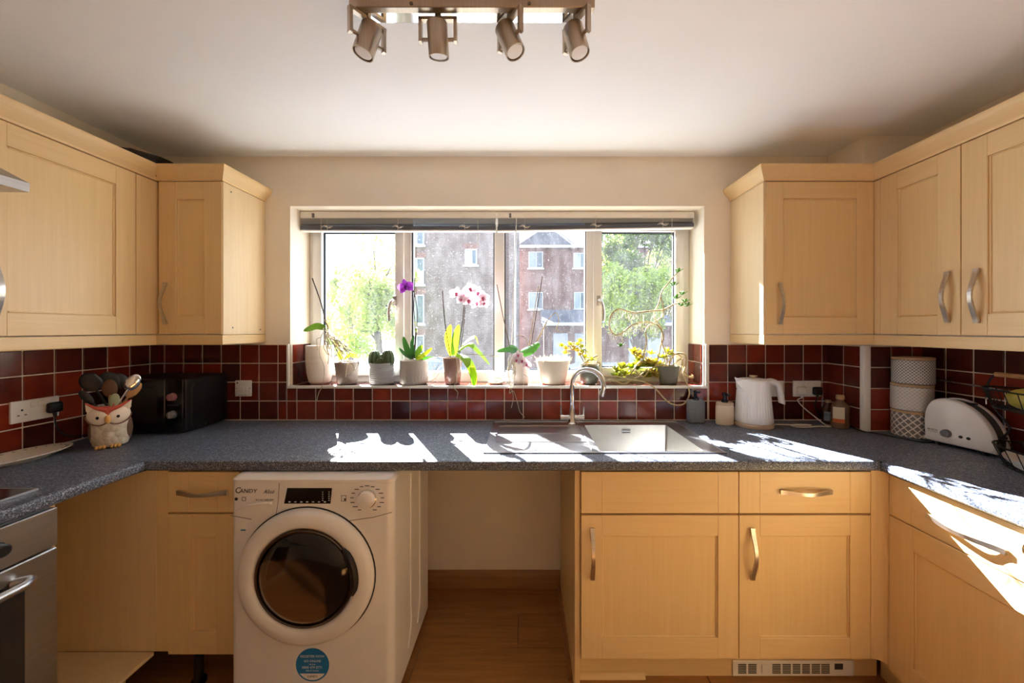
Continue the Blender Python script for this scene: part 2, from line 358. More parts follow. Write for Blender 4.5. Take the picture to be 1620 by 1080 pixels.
# grout beds and tiles
def grout(parent, *b):
    g = MB(); g.box(*b); obj('grout_bed', g, M['grout'], parent, smooth=False)
GT = .004
grout(wall_back, XL, WX0, YB - GT, YB, ZT, TZ); grout(wall_back, WX1, XPL, YB - GT, YB, ZT, TZ); grout(wall_back, WX0, WX1, YB - GT, YB, ZT, WZ0 - .012)
grout(wall_left, XL, XL + GT, -.7, YB - GT, ZT, TZ); grout(wall_right, XR - GT, XR, -.7, YPL, ZT, TZ)
grout(wall_boxing, XPL - GT, XPL, YPL, YB - GT, ZT, TZ); grout(wall_boxing, XPL, XR - GT, YPL - GT, YPL, ZT, TZ)
grout(wall_back, WX0, WX0 + GT, YB, YW, WZ0, TZ); grout(wall_back, WX1 - GT, WX1, YB, YW, WZ0, TZ)
grout(wall_back, WX0, WX1, YB, YW + .01, WZ0 - .012, WZ0 - .006)
tile_meshes = {}
def tile(parent, o, u, n, w, h, v=Vector((0, 0, 1))):
    """tile with lower-left corner o, width w along u, height h along v, facing n"""
    j = .0025; w -= 2 * j; h -= 2 * j
    if w < .008 or h < .008: return
    k = (round(w, 3), round(h, 3))
    if k not in tile_meshes:
        mb = MB(); mb.box(0, w, -.0062, 0, 0, h, .0022); me = mb.mesh('tile')
        me.polygons.foreach_set('use_smooth', [True] * len(me.polygons)); me.set_sharp_from_angle(angle=math.radians(25))
        me.materials.append(M['tile']); tile_meshes[k] = me
    t = bpy.data.objects.new('tile', tile_meshes[k]); C.objects.link(t); t.parent = parent
    u = Vector(u); n = Vector(n); v = Vector(v)
    o = Vector(o) + u * j + v * j + n * (.0005)
    # local x->u, local -y->n, local z->v
    m = Matrix((( u.x, -n.x, v.x, o.x), (u.y, -n.y, v.y, o.y), (u.z, -n.z, v.z, o.z), (0, 0, 0, 1)))
    t.matrix_basis = m
def seq(a, b, p, phase):
    """grout lines from a to b with pitch p, one of them at phase"""
    k = math.ceil((a - phase) / p + 1e-6); L = [a]
    while phase + k * p < b - 1e-4: L.append(phase + k * p); k += 1
    return L + [b]
TP = .1026; rows = [ZT + .004 + i * .1022 for i in range(5)]
EX, EY = Vector((1, 0, 0)), Vector((0, 1, 0))
for (a, b2, ph, cut) in ((XL + .004, WX0 - .014, -1.2455, None), (WX0 - .014, WX1 + .016, -1.2455, WZ0 - .012), (WX1 + .016, XPL - .004, .995, None)):
    xs = seq(a, b2, TP, ph)
    for i in range(len(xs) - 1):
        for k in range(4):
            top = min(rows[k + 1], cut) if cut else rows[k + 1]
            if top - rows[k] > .02: tile(wall_back, (xs[i], YB - GT + .0015, rows[k]), EX, -EY, xs[i + 1] - xs[i], top - rows[k])
ys = seq(.75, YB - GT, .0985, F / 410.7 + .045)
for i in range(len(ys) - 1):
    for k in range(4): tile(wall_left, (XL + GT - .0015, ys[i], rows[k]), EY, EX, ys[i + 1] - ys[i], rows[k + 1] - rows[k])
ys = seq(.75, YPL - GT, .1035, 1.679)
for i in range(len(ys) - 1):
    for k in range(4): tile(wall_right, (XR - GT + .0015, ys[i + 1], rows[k]), -EY, -EX, ys[i + 1] - ys[i], rows[k + 1] - rows[k])
ys = seq(YPL + .012, YB - GT, .1026, YPL + .108)
for i in range(len(ys) - 1):
    for k in range(4): tile(wall_boxing, (XPL - GT + .0015, ys[i + 1], rows[k]), -EY, -EX, ys[i + 1] - ys[i], rows[k + 1] - rows[k])
xs = seq(XPL + .022, XR - GT, TP, XPL + .022)
for i in range(len(xs) - 1):
    for k in range(4): tile(wall_boxing, (xs[i], YPL - GT + .0015, rows[k]), EX, -EY, xs[i + 1] - xs[i], rows[k + 1] - rows[k])
rv = [WZ0, 1.2178, TZ]; ry = [YB + .012, YB + .106, YW]
for i in range(2):
    for k in range(2):
        tile(wall_back, (WX0 + GT - .0015, ry[i], rv[k]), EY, EX, ry[i + 1] - ry[i], rv[k + 1] - rv[k])
        tile(wall_back, (WX1 - GT + .0015, ry[i + 1], rv[k]), -EY, -EX, ry[i + 1] - ry[i], rv[k + 1] - rv[k])
xs = seq(WX0 + .004, WX1 - .004, TP, -1.2455)
for i in range(len(xs) - 1):
    for k in range(2): tile(wall_back, (xs[i], ry[k], WZ0 - .0075), EX, Vector((0, 0, 1)), xs[i + 1] - xs[i], ry[k + 1] - ry[k], EY)
# white edge trims
def trim(name, *b):
    t = MB(); t.box(*b, bev=.003, seg=2); struct(obj(name, t, M['white_paint']))
trim('trim_1', WX0 - .013, WX1 + .014, YB - .0125, YB + .012, WZ0 - .014, WZ0)
trim('trim_2', WX0 - .013, WX0 - .001, YB - .0125, YB + .010, WZ0, TZ + .002)
trim('trim_3', WX1 + .001, WX1 + .014, YB - .0125, YB + .010, WZ0, TZ + .002)
trim('trim_4', XPL - .012, XPL + .021, YPL - .014, YPL + .011, ZT, TZ + .004)
# skirting
sk = MB(); prof = [(YB, 0), (YB - .018, 0), (YB - .018, .065), (YB - .012, .085), (YB - .006, .092), (YB, .092)]
sk.prism(prof, 'x', XL, .1865); struct(obj('baseboard_back', sk, M['skirting']))
# ------------------------------------------------------------------ window
sw = F / YW
def wx(px): return (px - CX) / sw
def wz(py): return H - (py - CY) / sw
FT = WZ1 - .002
win = bpy.data.objects.new('window_1', None); win.location = ((WX0 + WX1) / 2, YW, WZ0); C.objects.link(win); struct(win)
y0, y1 = YW, YW + .07
mb = MB()
mb.box(WX0, WX0 + .05, y0, y1, WZ0 - .012, FT, .004); mb.box(WX1 - .045, WX1, y0, y1, WZ0 - .012, FT, .004)
mb.box(WX0 + .05, WX1 - .045, y0, y1, WZ0 - .012, wz(588), .004); mb.box(WX0 + .05, WX1 - .045, y0, y1, 2.02, FT, .004)
obj('frame', mb, M['upvc'], win)
muls = [(wx(634), wx(651)), (wx(782), wx(798)), (wx(927), wx(944))]
for a, b2 in muls:
    mb = MB(); mb.box(a, b2, y0, y1, wz(588), 2.02, .004); obj('mullion', mb, M['upvc'], win)
def sash(a, b2, z0, z1, t):
    mb = MB(); ya, yb = y0 - .018, y0 + .04
    mb.box(a, a + t, ya, yb, z0, z1, .005, 2); mb.box(b2 - t, b2, ya, yb, z0, z1, .005, 2)
    mb.box(a + t, b2 - t, ya, yb, z0, z0 + t, .005, 2); mb.box(a + t, b2 - t, ya, yb, z1 - t, z1, .005, 2)
    s = obj('sash', mb, M['upvc'], win)
    g = MB(); e = .006
    for q in ((a + t, a + t + e, z0 + t, z1 - t), (b2 - t - e, b2 - t, z0 + t, z1 - t), (a + t + e, b2 - t - e, z0 + t, z0 + t + e), (a + t + e, b2 - t - e, z1 - t - e, z1 - t)):
        g.box(q[0], q[1], y0 + .006, y0 + .02, q[2], q[3])
    obj('gasket', g, M['gasket'], s, smooth=False)
    return s
s1 = sash(WX0 + .028, wx(640), wz(594), 2.03, .052); s4 = sash(wx(938), wx(1080), wz(594), 2.03, .05)
def pane(a, b2, z0, z1, par):
    mb = MB(); mb.add([(a, y0 + .022, z0), (b2, y0 + .022, z0), (b2, y0 + .022, z1), (a, y0 + .022, z1)], [(0, 1, 2, 3)])
    obj('pane', mb, M['glass'], par, smooth=False)
pane(WX0 + .075, wx(640) - .05, wz(594) + .05, 1.98, s1); pane(wx(938) + .048, wx(1080) - .048, wz(594) + .048, 1.98, s4)
pane(muls[0][1], muls[1][0], wz(588), 2.02, win); pane(muls[1][1], muls[2][0], wz(588), 2.02, win)
for a, b2 in ((muls[0][1], muls[1][0]), (muls[1][1], muls[2][0])):
    g = MB(); g.box(a, a + .006, y0 + .004, y0 + .02, wz(588), 2.02); g.box(b2 - .005, b2, y0 + .004, y0 + .02, wz(588), 2.02); obj('gasket', g, M['gasket'], win, smooth=False)
def whandle(px, sgn, par):
    x = wx(px); y = y0 - .018; z = wz(476)
    mb = MB(); mb.box(x - .012, x + .012, y - .012, y, z - .03, z + .03, .004, 2)
    h = obj('handle', mb, M['nickel'], par)
    l = MB(); l.tube(cr([(x, y - .01, z), (x, y - .035, z), (x + sgn * .012, y - .05, z - .02), (x + sgn * .02, y - .05, z - .07), (x + sgn * .018, y - .048, z - .12)], 4), [.009] * 8 + [.008] * 9, 8)
    obj('lever', l, M['nickel'], h)
whandle(627, -1, s1); whandle(946, 1, s4)
# ------------------------------------------------------------------ venetian blinds (raised)
def blind(a, b2, label, sag):
    t = thing('venetian_blind', label, 'blind', ((a + b2) / 2, YB + .09, FT), group=None)
    y = YB + .10
    mb = MB(); mb.box(a, b2, y - .018, y + .018, 2.034, FT - .001, .002); obj('headrail', mb, M['white_paint'], t)
    n = 8
    for i in range(n):
        z = 2.031 - i * .0048
        zl, zr = z - sag[0] * i / n, z - sag[1] * i / n
        sl = MB(); w = .019
        pr = [(-w, -.0012), (-w * .5, .0004), (0, .001), (w * .5, .0004), (w, -.0012)]
        pr = pr + [(u, q - .0009) for u, q in reversed(pr)]
        k = len(pr); v = [(a + .004, y + u, zl + q) for u, q in pr] + [(b2 - .004, y + u, zr + q) for u, q in pr]
        sl.add(v, [(j, (j + 1) % k, k + (j + 1) % k, k + j) for j in range(k)] + [tuple(range(k)), tuple(range(k, 2 * k))])
        obj('slat', sl, M['slat'] if i < n - 2 else M['slat_dark'], t)
    zl, zr = 1.991 - sag[0], 1.991 - sag[1]
    br = MB(); v = []
    for x, z in ((a + .002, zl), (b2 - .002, zr)): v += [(x, y - .02, z - .001), (x, y + .02, z - .001), (x, y + .02, z - .022), (x, y - .02, z - .022)]
    br.add(v, [(0, 1, 5, 4), (1, 2, 6, 5), (2, 3, 7, 6), (3, 0, 4, 7), (0, 3, 2, 1), (4, 5, 6, 7)]); obj('bottom_rail', br, M['slat_dark'], t)
    bb = MB(); v = []
    for x, z in ((a + .002, zl - .022), (b2 - .002, zr - .022)): v += [(x, y - .018, z), (x, y + .018, z), (x, y + .018, z - .006), (x, y - .018, z - .006)]
    bb.add(v, [(0, 1, 5, 4), (1, 2, 6, 5), (2, 3, 7, 6), (3, 0, 4, 7), (0, 3, 2, 1), (4, 5, 6, 7)]); obj('bottom_strip', bb, M['white_paint'], t)
    for q in (.14, .5, .84):
        x = a + (b2 - a) * q; zz = zl + (zr - zl) * q
        cd = MB(); cd.tube([(x, y - .022, 2.05), (x + .001, y - .022, zz - .03)], .0012, 5)
        for j in range(3):
            cd.tube(cr([(x - .03 + j * .012, y - .023, zz - .008), (x - .01, y - .026, zz + .004 - j * .004), (x + .012, y - .026, zz - .014), (x + .032 - j * .01, y - .023, zz - .002)], 4), .0013, 5)
        obj('ladder_cord', cd, M['pipe_white'], t)
    x = a + .075; cw = MB(); cw.box(x - .006, x + .006, y - .026, y - .017, 2.036, 2.06, .002); c0 = obj('wand_clip', cw, M['grey_plastic'], t)
    return t, y
M['slat'] = simple('grey_slat', srgb(214, 212, 208), .35, noise=.1, scale=4)
M['slat_dark'] = simple('dark_grey_slat', srgb(88, 92, 102), .3, noise=.15, scale=4)
M['clear'] = simple('clear_plastic_rod', srgb(225, 228, 230), .2)
bl1, yb = blind(WX0 + .004, -.17, 'raised grey venetian blind over the purple and white orchids', (.002, .002))
bl2, yb = blind(-.164, WX1 - .016, 'raised grey venetian blind over the sink, its slats sloping up at one end', (.004, -.016))
def wand(par, p, q, mat):
    mb = MB(); mb.tube([p, q], .0028, 6); obj('wand', mb, mat, par)
wand(bl2, P(817, 345, yb - .025), P(809, 545, 2.14), M['clear'])
for par, px, e in ((bl1, 756, 392), (bl2, 1063, 372), (bl1, 508, 375)):
    mb = MB(); mb.tube([P(px, 345, yb - .024), P(px, e, yb - .024)], .0013, 5); obj('pull_cord', mb, M['pipe_white'], par)
# ------------------------------------------------------------------ worktops
edge = [(YF + .03, ZTB), (YF + .006, ZTB), (YF, ZTB + .006), (YF, ZT - .012), (YF + .0035, ZT - .0035), (YF + .012, ZT), (YF + .03, ZT)]
SX0, SX1, SY0, SY1 = -.170, .802, 1.463, 1.955       # sink outline
hx0, hx1, hy0, hy1 = SX0 + .012, SX1 - .012, SY0 + .012, SY1 - .012
mb = MB(); mb.prism(edge, 'x', XLF, XRF)
ya = YF + .03
mb.box(XLF, XRF, ya, hy0, ZTB, ZT); mb.box(XLF, hx0, hy0, hy1, ZTB, ZT); mb.box(hx1, XRF, hy0, hy1, ZTB, ZT); mb.box(XLF, XRF, hy1, YB - .001, ZTB, ZT)
mb.box(XL + .001, XLF, YF, YB - .001, ZTB, ZT); mb.box(XRF, XPL - .001, YF, YB - .001, ZTB, ZT); mb.box(XPL - .001, XR - .001, YF, YPL - .001, ZTB, ZT)
tag(obj('worktop', mb, M['worktop'], smooth=True), 'speckled blue-grey laminate worktop with the sink let into it under the window', 'worktop')
def side_edge(xf, sg):
    return [(xf - sg * .03, ZTB), (xf - sg * .006, ZTB), (xf, ZTB + .006), (xf, ZT - .012), (xf - sg * .0035, ZT - .0035), (xf - sg * .012, ZT), (xf - sg * .03, ZT)]
mb = MB(); mb.prism(side_edge(XLF, 1), 'y', -.7, YF - .0015); mb.box(XL + .001, XLF - .03, -.7, YF - .0015, ZTB, ZT)
tag(obj('worktop', mb, M['worktop']), 'speckled grey worktop length holding the hob above the oven', 'worktop')
mb = MB(); mb.prism(side_edge(XRF, -1), 'y', -.7, YF - .0015); mb.box(XRF + .03, XR - .001, -.7, YF - .0015, ZTB, ZT)
tag(obj('worktop', mb, M['worktop']), 'speckled grey worktop length below the wire fruit basket, sunlight along its edge', 'worktop')
# ------------------------------------------------------------------ cabinet kit
def bow_handle(parent, Mx, u, z, vert=True, L=.196):
    mb = MB(Mx @ Matrix.Translation((u, 0, z)) @ (Matrix() if vert else Matrix.Rotation(PI / 2, 4, 'Y')))
    pts = []; ws = []
    for i in range(17):
        t = i / 16; e = .5 - .5 * math.cos(2 * PI * t)
        pts.append((0, -.007 - .024 * e ** .8, (t - .5) * L)); ws.append(.0165 - .004 * e)
    mb.strap(pts, (1, 0, 0), ws, .0065)
    for sg in (-1, 1): mb.box(-.008, .008, -.009, 0, sg * (L / 2 - .008) - .008, sg * (L / 2 - .008) + .008, .002)
    return obj('handle', mb, M['nickel'], parent)
def door(parent, Mx, u0, u1, z0, z1, hu=None, hz=None, st=.078, wv='wood', wh='wood_x'):
    mb = MB(Mx); b = .0012; mb.box(u0 + .002, u1 - .002, .0085, .0195, z0 + .002, z1 - .002)
    d = obj('door', mb, M[wv], parent, smooth=False)
    for a, c in ((u0, u0 + st), (u1 - st, u1)):
        m2 = MB(Mx); m2.box(a, c, 0, .02, z0, z1, b); obj('stile', m2, M[wv], d)
    for a, c in ((z0, z0 + st), (z1 - st, z1)):
        m2 = MB(Mx); m2.box(u0 + st, u1 - st, 0, .02, a, c, b); obj('rail', m2, M[wh], d)
    m3 = MB(Mx); e = .006; a, c, p, q = u0 + st, u1 - st, z0 + st, z1 - st     # small bead round the panel
    for (k0, k1, k2, k3) in ((a, a + e, p, q), (c - e, c, p, q), (a + e, c - e, p, p + e), (a + e, c - e, q - e, q)): m3.box(k0, k1, .0045, .0095, k2, k3, .002)
    obj('bead', m3, M[wv], d)
    if hu is not None: bow_handle(d, Mx, hu, hz, True)
    return d
def drawer(parent, Mx, u0, u1, z0, z1, handle=True, st=.078, wv='wood', wh='wood_x'):
    m2 = MB(Mx); b = .0012; m2.box(u0 + st, u1 - st, 0, .02, z0, z1, b)
    d = obj('drawer', m2, M[wh], parent)
    for a, c in ((u0, u0 + st), (u1 - st, u1)):
        mb = MB(Mx); mb.box(a, c, 0, .02, z0, z1, b); obj('stile', mb, M[wv], d)
    if handle: bow_handle(d, Mx, (u0 + u1) / 2, (z0 + z1) / 2 + .005, False)
    return d
def MXback(y): return Matrix.Translation((0, y, 0))
def MXleft(x): return Matrix(((0, -1, 0, x), (1, 0, 0, 0), (0, 0, 1, 0), (0, 0, 0, 1)))
def MXright(x): return Matrix(((0, 1, 0, x), (-1, 0, 0, 0), (0, 0, 1, 0), (0, 0, 0, 1)))
# base units under the window
DZ0, DZ1, RZ0, RZ1 = .147, .694, .702, .860
MB0 = MXback(YD)
def base_unit(label, a, b2, Mx, hz_u, depth=.56, drawer_handle=True, z0=DZ0):
    c = Mx @ Vector(((a + b2) / 2, .3, 0)); t = thing('base_cabinet', label, 'cabinet', c)
    mb = MB(Mx); mb.box(a, a + .018, .022, depth, z0 + .002, ZTB - .001); mb.box(b2 - .018, b2, .022, depth, z0 + .002, ZTB - .001); mb.box(a + .018, b2 - .018, .022, depth, z0 + .002, z0 + .02)
    mb.box(a + .018, b2 - .018, .03, depth, RZ0 - .008, RZ0); mb.box(a + .018, b2 - .018, depth - .01, depth, z0 + .02, RZ0 - .008)
    obj('carcass', mb, M['carcass'], t, smooth=False)
    wh = 'wood_x' if abs(Mx[0][0]) > .5 else 'wood_y'
    drawer(t, Mx, a + .0015, b2 - .0015, RZ0, RZ1, drawer_handle, wh=wh)
    door(t, Mx, a + .0015, b2 - .0015, z0, DZ1, hz_u, .551, wh=wh)
    return t
uA0, uA1, uB1 = Xp(919, 415), Xp(1169, 415), Xp(1378, 415)
base_unit('wide maple base cabinet with a plain false drawer front, under the sink', uA0, uA1, MB0, uA0 + .043, drawer_handle=False)
base_unit('maple base cabinet with drawer handle, above the white kick-space heater grille', uA1, uB1, MB0, uA1 + .048)
# end panel
mb = MB(); mb.box(uA0 - .022, uA0 - .002, YD + .012, YB - .02, .0, ZTB - .001, .001)
tag(obj('end_panel', mb, M['wood']), 'tall maple end panel closing the sink cabinet beside the empty appliance gap', 'panel')
# fluted corner post
mb = MB(); XRD = XRF + .024
poly = [(uB1 + .001, YD + .02), (uB1 + .001, YD + .002)]
for i in range(9):
    a = PI / 2 * i / 8; poly.append((uB1 + .012 + .026 * math.sin(a), YD - .004 + .006 * math.cos(a) - .018 * (i / 8)))
poly += [(XRD + .02, YD - .022), (XRD + .02, YD + .02)]
mb.prism(poly, 'z', .147, ZTB - .001); tag(obj('corner_post', mb, M['wood']), 'narrow maple corner post between the sink run and the sunlit drawer unit', 'post')
# plinths
YP = F / 391
mb = MB(); mb.box(uA0 - .024, XRD + .06, YP, YP + .016, .001, DZ0 - .002, .001)
pl = tag(obj('plinth', mb, M['wood_x']), 'maple plinth board along the floor under the sink cabinets', 'plinth')
mb = MB(); mb.prism([(YP - .016, .0), (YP - .001, .0), (YP - .001, .018), (YP - .008, .016), (YP - .014, .009)], 'x', uA0 - .03, uA0 + .27)
tag(obj('floor_beading', mb, M['wood_x']), 'short maple quarter-round beading at the foot of the sink cabinet plinth', 'beading')
mb = MB(); xs_ = uA0 - .023; mb.prism([(xs_, .0), (xs_ - .018, .0), (xs_ - .016, .01), (xs_ - .01, .018), (xs_, .02)], 'y', YP - .02, YB - .02)
tag(obj('floor_beading', mb, M['skirting']), 'long brown floor beading along the foot of the maple end panel', 'beading')
# kick-space heater
s = F / YP; hx_0, hx_1 = Xp(1158, s), Xp(1349, s); hz0, hz1 = Zp(1067, s), Zp(1044, s)
t = thing('kickspace_heater', 'white slotted kick-space heater grille set in the plinth', 'heater', ((hx_0 + hx_1) / 2, YP - .006, hz0))
mb = MB(); mb.box(hx_0, hx_1, YP - .007, YP - .001, hz0, hz1 + .004, .002); obj('faceplate', mb, M['white_plastic'], t)
M['slot'] = simple('dark_slot', srgb(70, 62, 52), .8)
for px0, px1 in ((1166, 1179), (1182, 1195), (1220, 1233), (1236, 1249), (1252, 1264), (1267, 1279), (1282, 1295), (1297, 1310)):
    g = MB()
    for i in range(6):
        z = hz0 + .012 + i * .0068; g.box(Xp(px0, s), Xp(px1, s), YP - .0078, YP - .0068, z, z + .0042)
    obj('grille', g, M['slot'], t, smooth=False)
g = MB(); g.box(Xp(1203, s), Xp(1212, s), YP - .012, YP - .006, hz0 + .014, hz0 + .05, .002); obj('switch', g, M['white_plastic'], t)
g = MB(); g.box(Xp(1318, s), Xp(1331, s), YP - .0078, YP - .0068, hz0 + .028, hz0 + .052); obj('louvre', g, M['slot'], t, smooth=False)
# right-hand run
MR = MXright(XRD)
t = thing('base_cabinet', 'maple drawer-and-door unit crossed by a diagonal of sunlight', 'cabinet', (XRD + .3, 1.1, 0))
yR0, yR1 = .80, YD - .024
mb = MB(); mb.box(XRD + .022, XR - .01, yR0, yR1, DZ0 - .03, ZTB - .001); obj('carcass', mb, M['carcass'], t, smooth=False)
d = drawer(t, MR, -yR1, -yR0, RZ0 + .01, RZ1, False, wh='wood_y'); bow_handle(d, MR, -1.136, .775, False, .205)
door(t, MR, -yR1, -yR0, DZ0 - .02, RZ0 + .006, None, wh='wood_y', st=.085)
t2 = thing('base_cabinet', 'maple unit with a rounded metal knob next to the sunlit drawer', 'cabinet', (XRD + .3, .5, 0))
mb = MB(); mb.box(XRD + .022, XR - .01, .2, yR0 - .003, DZ0 - .03, ZTB - .001); obj('carcass', mb, M['carcass'], t2, smooth=False)
d2 = drawer(t2, MR, -(yR0 - .003), -.2, RZ0 + .01, RZ1, False, wh='wood_y'); door(t2, MR, -(yR0 - .003), -.2, DZ0 - .02, RZ0 + .006, None, wh='wood_y')
mb = MB(); pk = Vector((XRD - .001, .972, .812))
mb.lathe([(.001, -.03), (.012, -.028), (.022, -.018), (.02, -.008), (.01, -.002), (.009, .0)], 20, m=Matrix.Translation(pk) @ Matrix.Rotation(-PI / 2, 4, 'Y') @ Matrix.Diagonal((1, 1, -1, 1)))
kn = obj('knob', mb, M['chrome'], d)
mb = MB(); mb.box(XRD + .075, XRD + .091, .2, YP + .0, .001, DZ0 - .035); tag(obj('plinth', mb, M['wood_y']), 'maple plinth board under the sunlit drawer unit', 'plinth')
# left 300 mm unit beside the washing machine
uL0, uL1 = Xp(265, 415), -1.092
t = thing('base_cabinet', 'narrow maple drawer cabinet squeezed beside the washing machine', 'cabinet', ((uL0 + uL1) / 2, YD + .3, 0))
mb = MB(MB0); mb.box(uL0, uL1 - .012, .022, .56, .165, ZTB - .001); obj('carcass', mb, M['carcass'], t, smooth=False)
d = drawer(t, MB0, uL0 + .0015, uL1 - .0015, RZ0 + .003, RZ1, False); bow_handle(d, MB0, Xp(322, 415), Zp(778, 415), False, .19)
door(t, MB0, uL0 + .0015, uL1 - .0015, .164, DZ1 + .004, None, st=.088)
mb = MB(); px = -1.30; mb.tube([(px, YD + .06, .0), (px, YD + .06, .165)], .016, 12); mb.tube([(px, YD + .06, .0), (px, YD + .06, .012)], .026, 12); obj('cabinet_foot', mb, M['black_plastic'], t)
mb = MB(); mb.box(Xp(246, 415), uL0 - .001, YD + .004, YD + .02, .172, ZTB - .001, .001)
tag(obj('filler_strip', mb, M['wood']), 'plain maple filler strip between the open corner unit and the narrow drawer cabinet', 'panel')
# open corner unit: no door, floor board still in place
t = thing('open_cabinet', 'doorless maple base cabinet with an empty floor board beside the oven', 'cabinet', (XLF - .25, 1.25, 0))
yO = F / 521
mb = MB(); mb.box(XL + .01, Xp(246, 415) - .001, YD + .004, YD + .02, .172, ZTB - .001, .001); obj('side_panel', mb, M['carcass'], t)
mb = MB(); mb.box(XL + .01, XLF + .012, yO + .02, YD + .0035, .158, .1715, .0008); obj('floor_board', mb, M['carcass'], t)
mb = MB(); mb.box(XL + .01, XLF - .02, yO + .004, yO + .018, .172, ZTB - .001); obj('oven_side_panel', mb, M['carcass'], t)
mb = MB(); mb.box(XL + .01, XL + .022, yO + .02, YD + .003, .175, ZTB - .001); obj('back_panel', mb, M['carcass'], t)
mb = MB(); mb.box(XLF - .09, XLF - .06, YD - .20, YD - .03, .0, .157); obj('leg_board', mb, M['chipboard'], t)
# ------------------------------------------------------------------ wall cabinets
YU = F / 338          # wall-cabinet door face on the window wall
UZ0, UZ1 = 1.381, 2.094
XUL, XUR = -1.73, 1.63
XSL, XSR = -1.42, 1.114
MU = MXback(YU); ML = MXleft(XUL); MRU = MXright(XUR)
t = thing('wall_cabinet', 'narrow maple wall cabinet with a pale side panel next to the window', 'cabinet', (-1.57, 1.9, UZ0))
mb = MB(); mb.box(XUL + .002, XSL - .019, YU + .022, YB - .001, UZ0, UZ1); obj('carcass', mb, M['carcass'], t, smooth=False)
mb = MB(); mb.box(XSL - .018, XSL, YU + .004, YB - .001, UZ0 - .003, UZ1 + .002, .001); obj('side_panel', mb, M['carcass'], t)
door(t, MU, Xp(251, 338), XSL - .004, UZ0, UZ1, Xp(263, 338), Zp(480, 338), st=.082)
for (x, z) in ((YU + .06, UZ0 + .03), (YB - .04, UZ0 + .02), (YU + .05, UZ1 - .03)):
    mb = MB(); mb.lathe([(.004, 0), (.004, .0012), (.0, .0015)], 8, m=Matrix.Translation((XSL, x, z)) @ Matrix.Rotation(PI / 2, 4, 'Y')); obj('screw_cap', mb, M['grey_plastic'], t)
t = thing('wall_cabinet', 'broad maple wall cabinet beside the cooker hood above the left sockets', 'cabinet', (XUL - .15, 1.36, UZ0))
yl0, yl1 = 1.144, 1.626
mb = MB(); mb.box(XL + .001, XUL - .022, yl0 - .004, YB - .002, UZ0, UZ1); obj('carcass', mb, M['carcass'], t, smooth=False)
door(t, ML, yl0, yl1, UZ0, UZ1, yl0 + .045, Zp(460, 480), wh='wood_y')
mb = MB(); mb.box(XUL - .02, XUL - .001, yl1 + .003, YU + .018, UZ0, UZ1, .001); obj('filler_strip', mb, M['wood'], t)
t = thing('wall_cabinet', 'maple wall cabinet above the white kettle beside the window', 'cabinet', (1.37, 1.9, UZ0))
mb = MB(); mb.box(XSR + .019, XPL - .003, YU + .022, YB - .001, UZ0, UZ1); obj('carcass', mb, M['carcass'], t, smooth=False)
mb = MB(); mb.box(XSR, XSR + .018, YU + .004, YB - .001, UZ0 - .003, UZ1 + .002, .001); obj('side_panel', mb, M['carcass'], t)
door(t, MU, XSR + .012, XUR - .002, UZ0, UZ1, Xp(1233, 338), Zp(480, 338))
t = thing('wall_cabinet', 'narrow maple wall cabinet above the stacked patterned canisters', 'cabinet', (XUR + .15, 1.53, UZ0))
yr0, yr1 = F / 422, F / 344
mb = MB(); mb.box(XUR + .022, XR - .001, yr0, YPL - .002, UZ0, UZ1); obj('carcass', mb, M['carcass'], t, smooth=False)
door(t, MRU, -yr1, -yr0 - .0015, UZ0, UZ1, -Vector((0, F / 410.5, 0)).y, Zp(470, 409), wh='wood_y', st=.076)
mb = MB(); mb.box(XUR + .001, XUR + .02, yr1 + .002, YU + .016, UZ0, UZ1, .001); obj('filler_strip', mb, M['wood'], t)
t = thing('wall_cabinet', 'wide maple wall cabinet above the wire fruit basket', 'cabinet', (XUR + .15, 1.1, UZ0))
mb = MB(); mb.box(XUR + .022, XR - .001, yr0 - .5, yr0 - .002, UZ0, UZ1); obj('carcass', mb, M['carcass'], t, smooth=False)
door(t, MRU, -yr0 + .0015, -yr0 + .5, UZ0, UZ1, -F / 439, Zp(468, 437), wh='wood_y')
# mouldings swept round the cabinets
def sweep(path, prof, sign):
    """path: 2-D points; prof: closed list of (offset, z); offsets to the 'sign' side of the path"""
    n = len(path); pts = [Vector(p) for p in path]; mb = MB(); v = []; k = len(prof)
    for i in range(n):
        dn = []
        if i > 0: d = (pts[i] - pts[i - 1]).normalized(); dn.append(Vector((d.y, -d.x)) * sign)
        if i < n - 1: d = (pts[i + 1] - pts[i]).normalized(); dn.append(Vector((d.y, -d.x)) * sign)
        if len(dn) == 2: nn = (dn[0] + dn[1]); nn = nn / max(.2, nn.dot(dn[0]))
        else: nn = dn[0]
        for o, z in prof: q = pts[i] + nn * o; v.append((q.x, q.y, z))
    f = [(i * k + j, i * k + (j + 1) % k, (i + 1) * k + (j + 1) % k, (i + 1) * k + j) for i in range(n - 1) for j in range(k)]
    f += [tuple(range(k)), tuple((n - 1) * k + j for j in range(k))]
    return mb.add(v, f)
corn = [(-.018, UZ1 + .004), (.002, UZ1 + .004), (.004, UZ1 + .012), (.016, UZ1 + .026), (.032, UZ1 + .044), (.038, UZ1 + .058), (.038, UZ1 + .068), (-.018, UZ1 + .068)]
pelm = [(-.018, 1.330), (-.002, 1.330), (.001, 1.334), (.001, UZ0 - .005), (-.018, UZ0 - .005)]
pathL = [(XSL, YB - .001), (XSL, YU), (XUL, YU), (XUL, 1.142)]; pathR = [(XSR, YB - .001), (XSR, YU), (XUR, YU), (XUR, .876)]
tag(obj('cornice', sweep(pathL, corn, -1), M['wood_y'], angle=25), 'maple cornice moulding along the tops of the cabinets on the cooker hood side', 'moulding')
tag(obj('cornice', sweep(pathR, corn, 1), M['wood_y'], angle=25), 'maple cornice moulding along the tops of the cabinets on the kettle side', 'moulding')
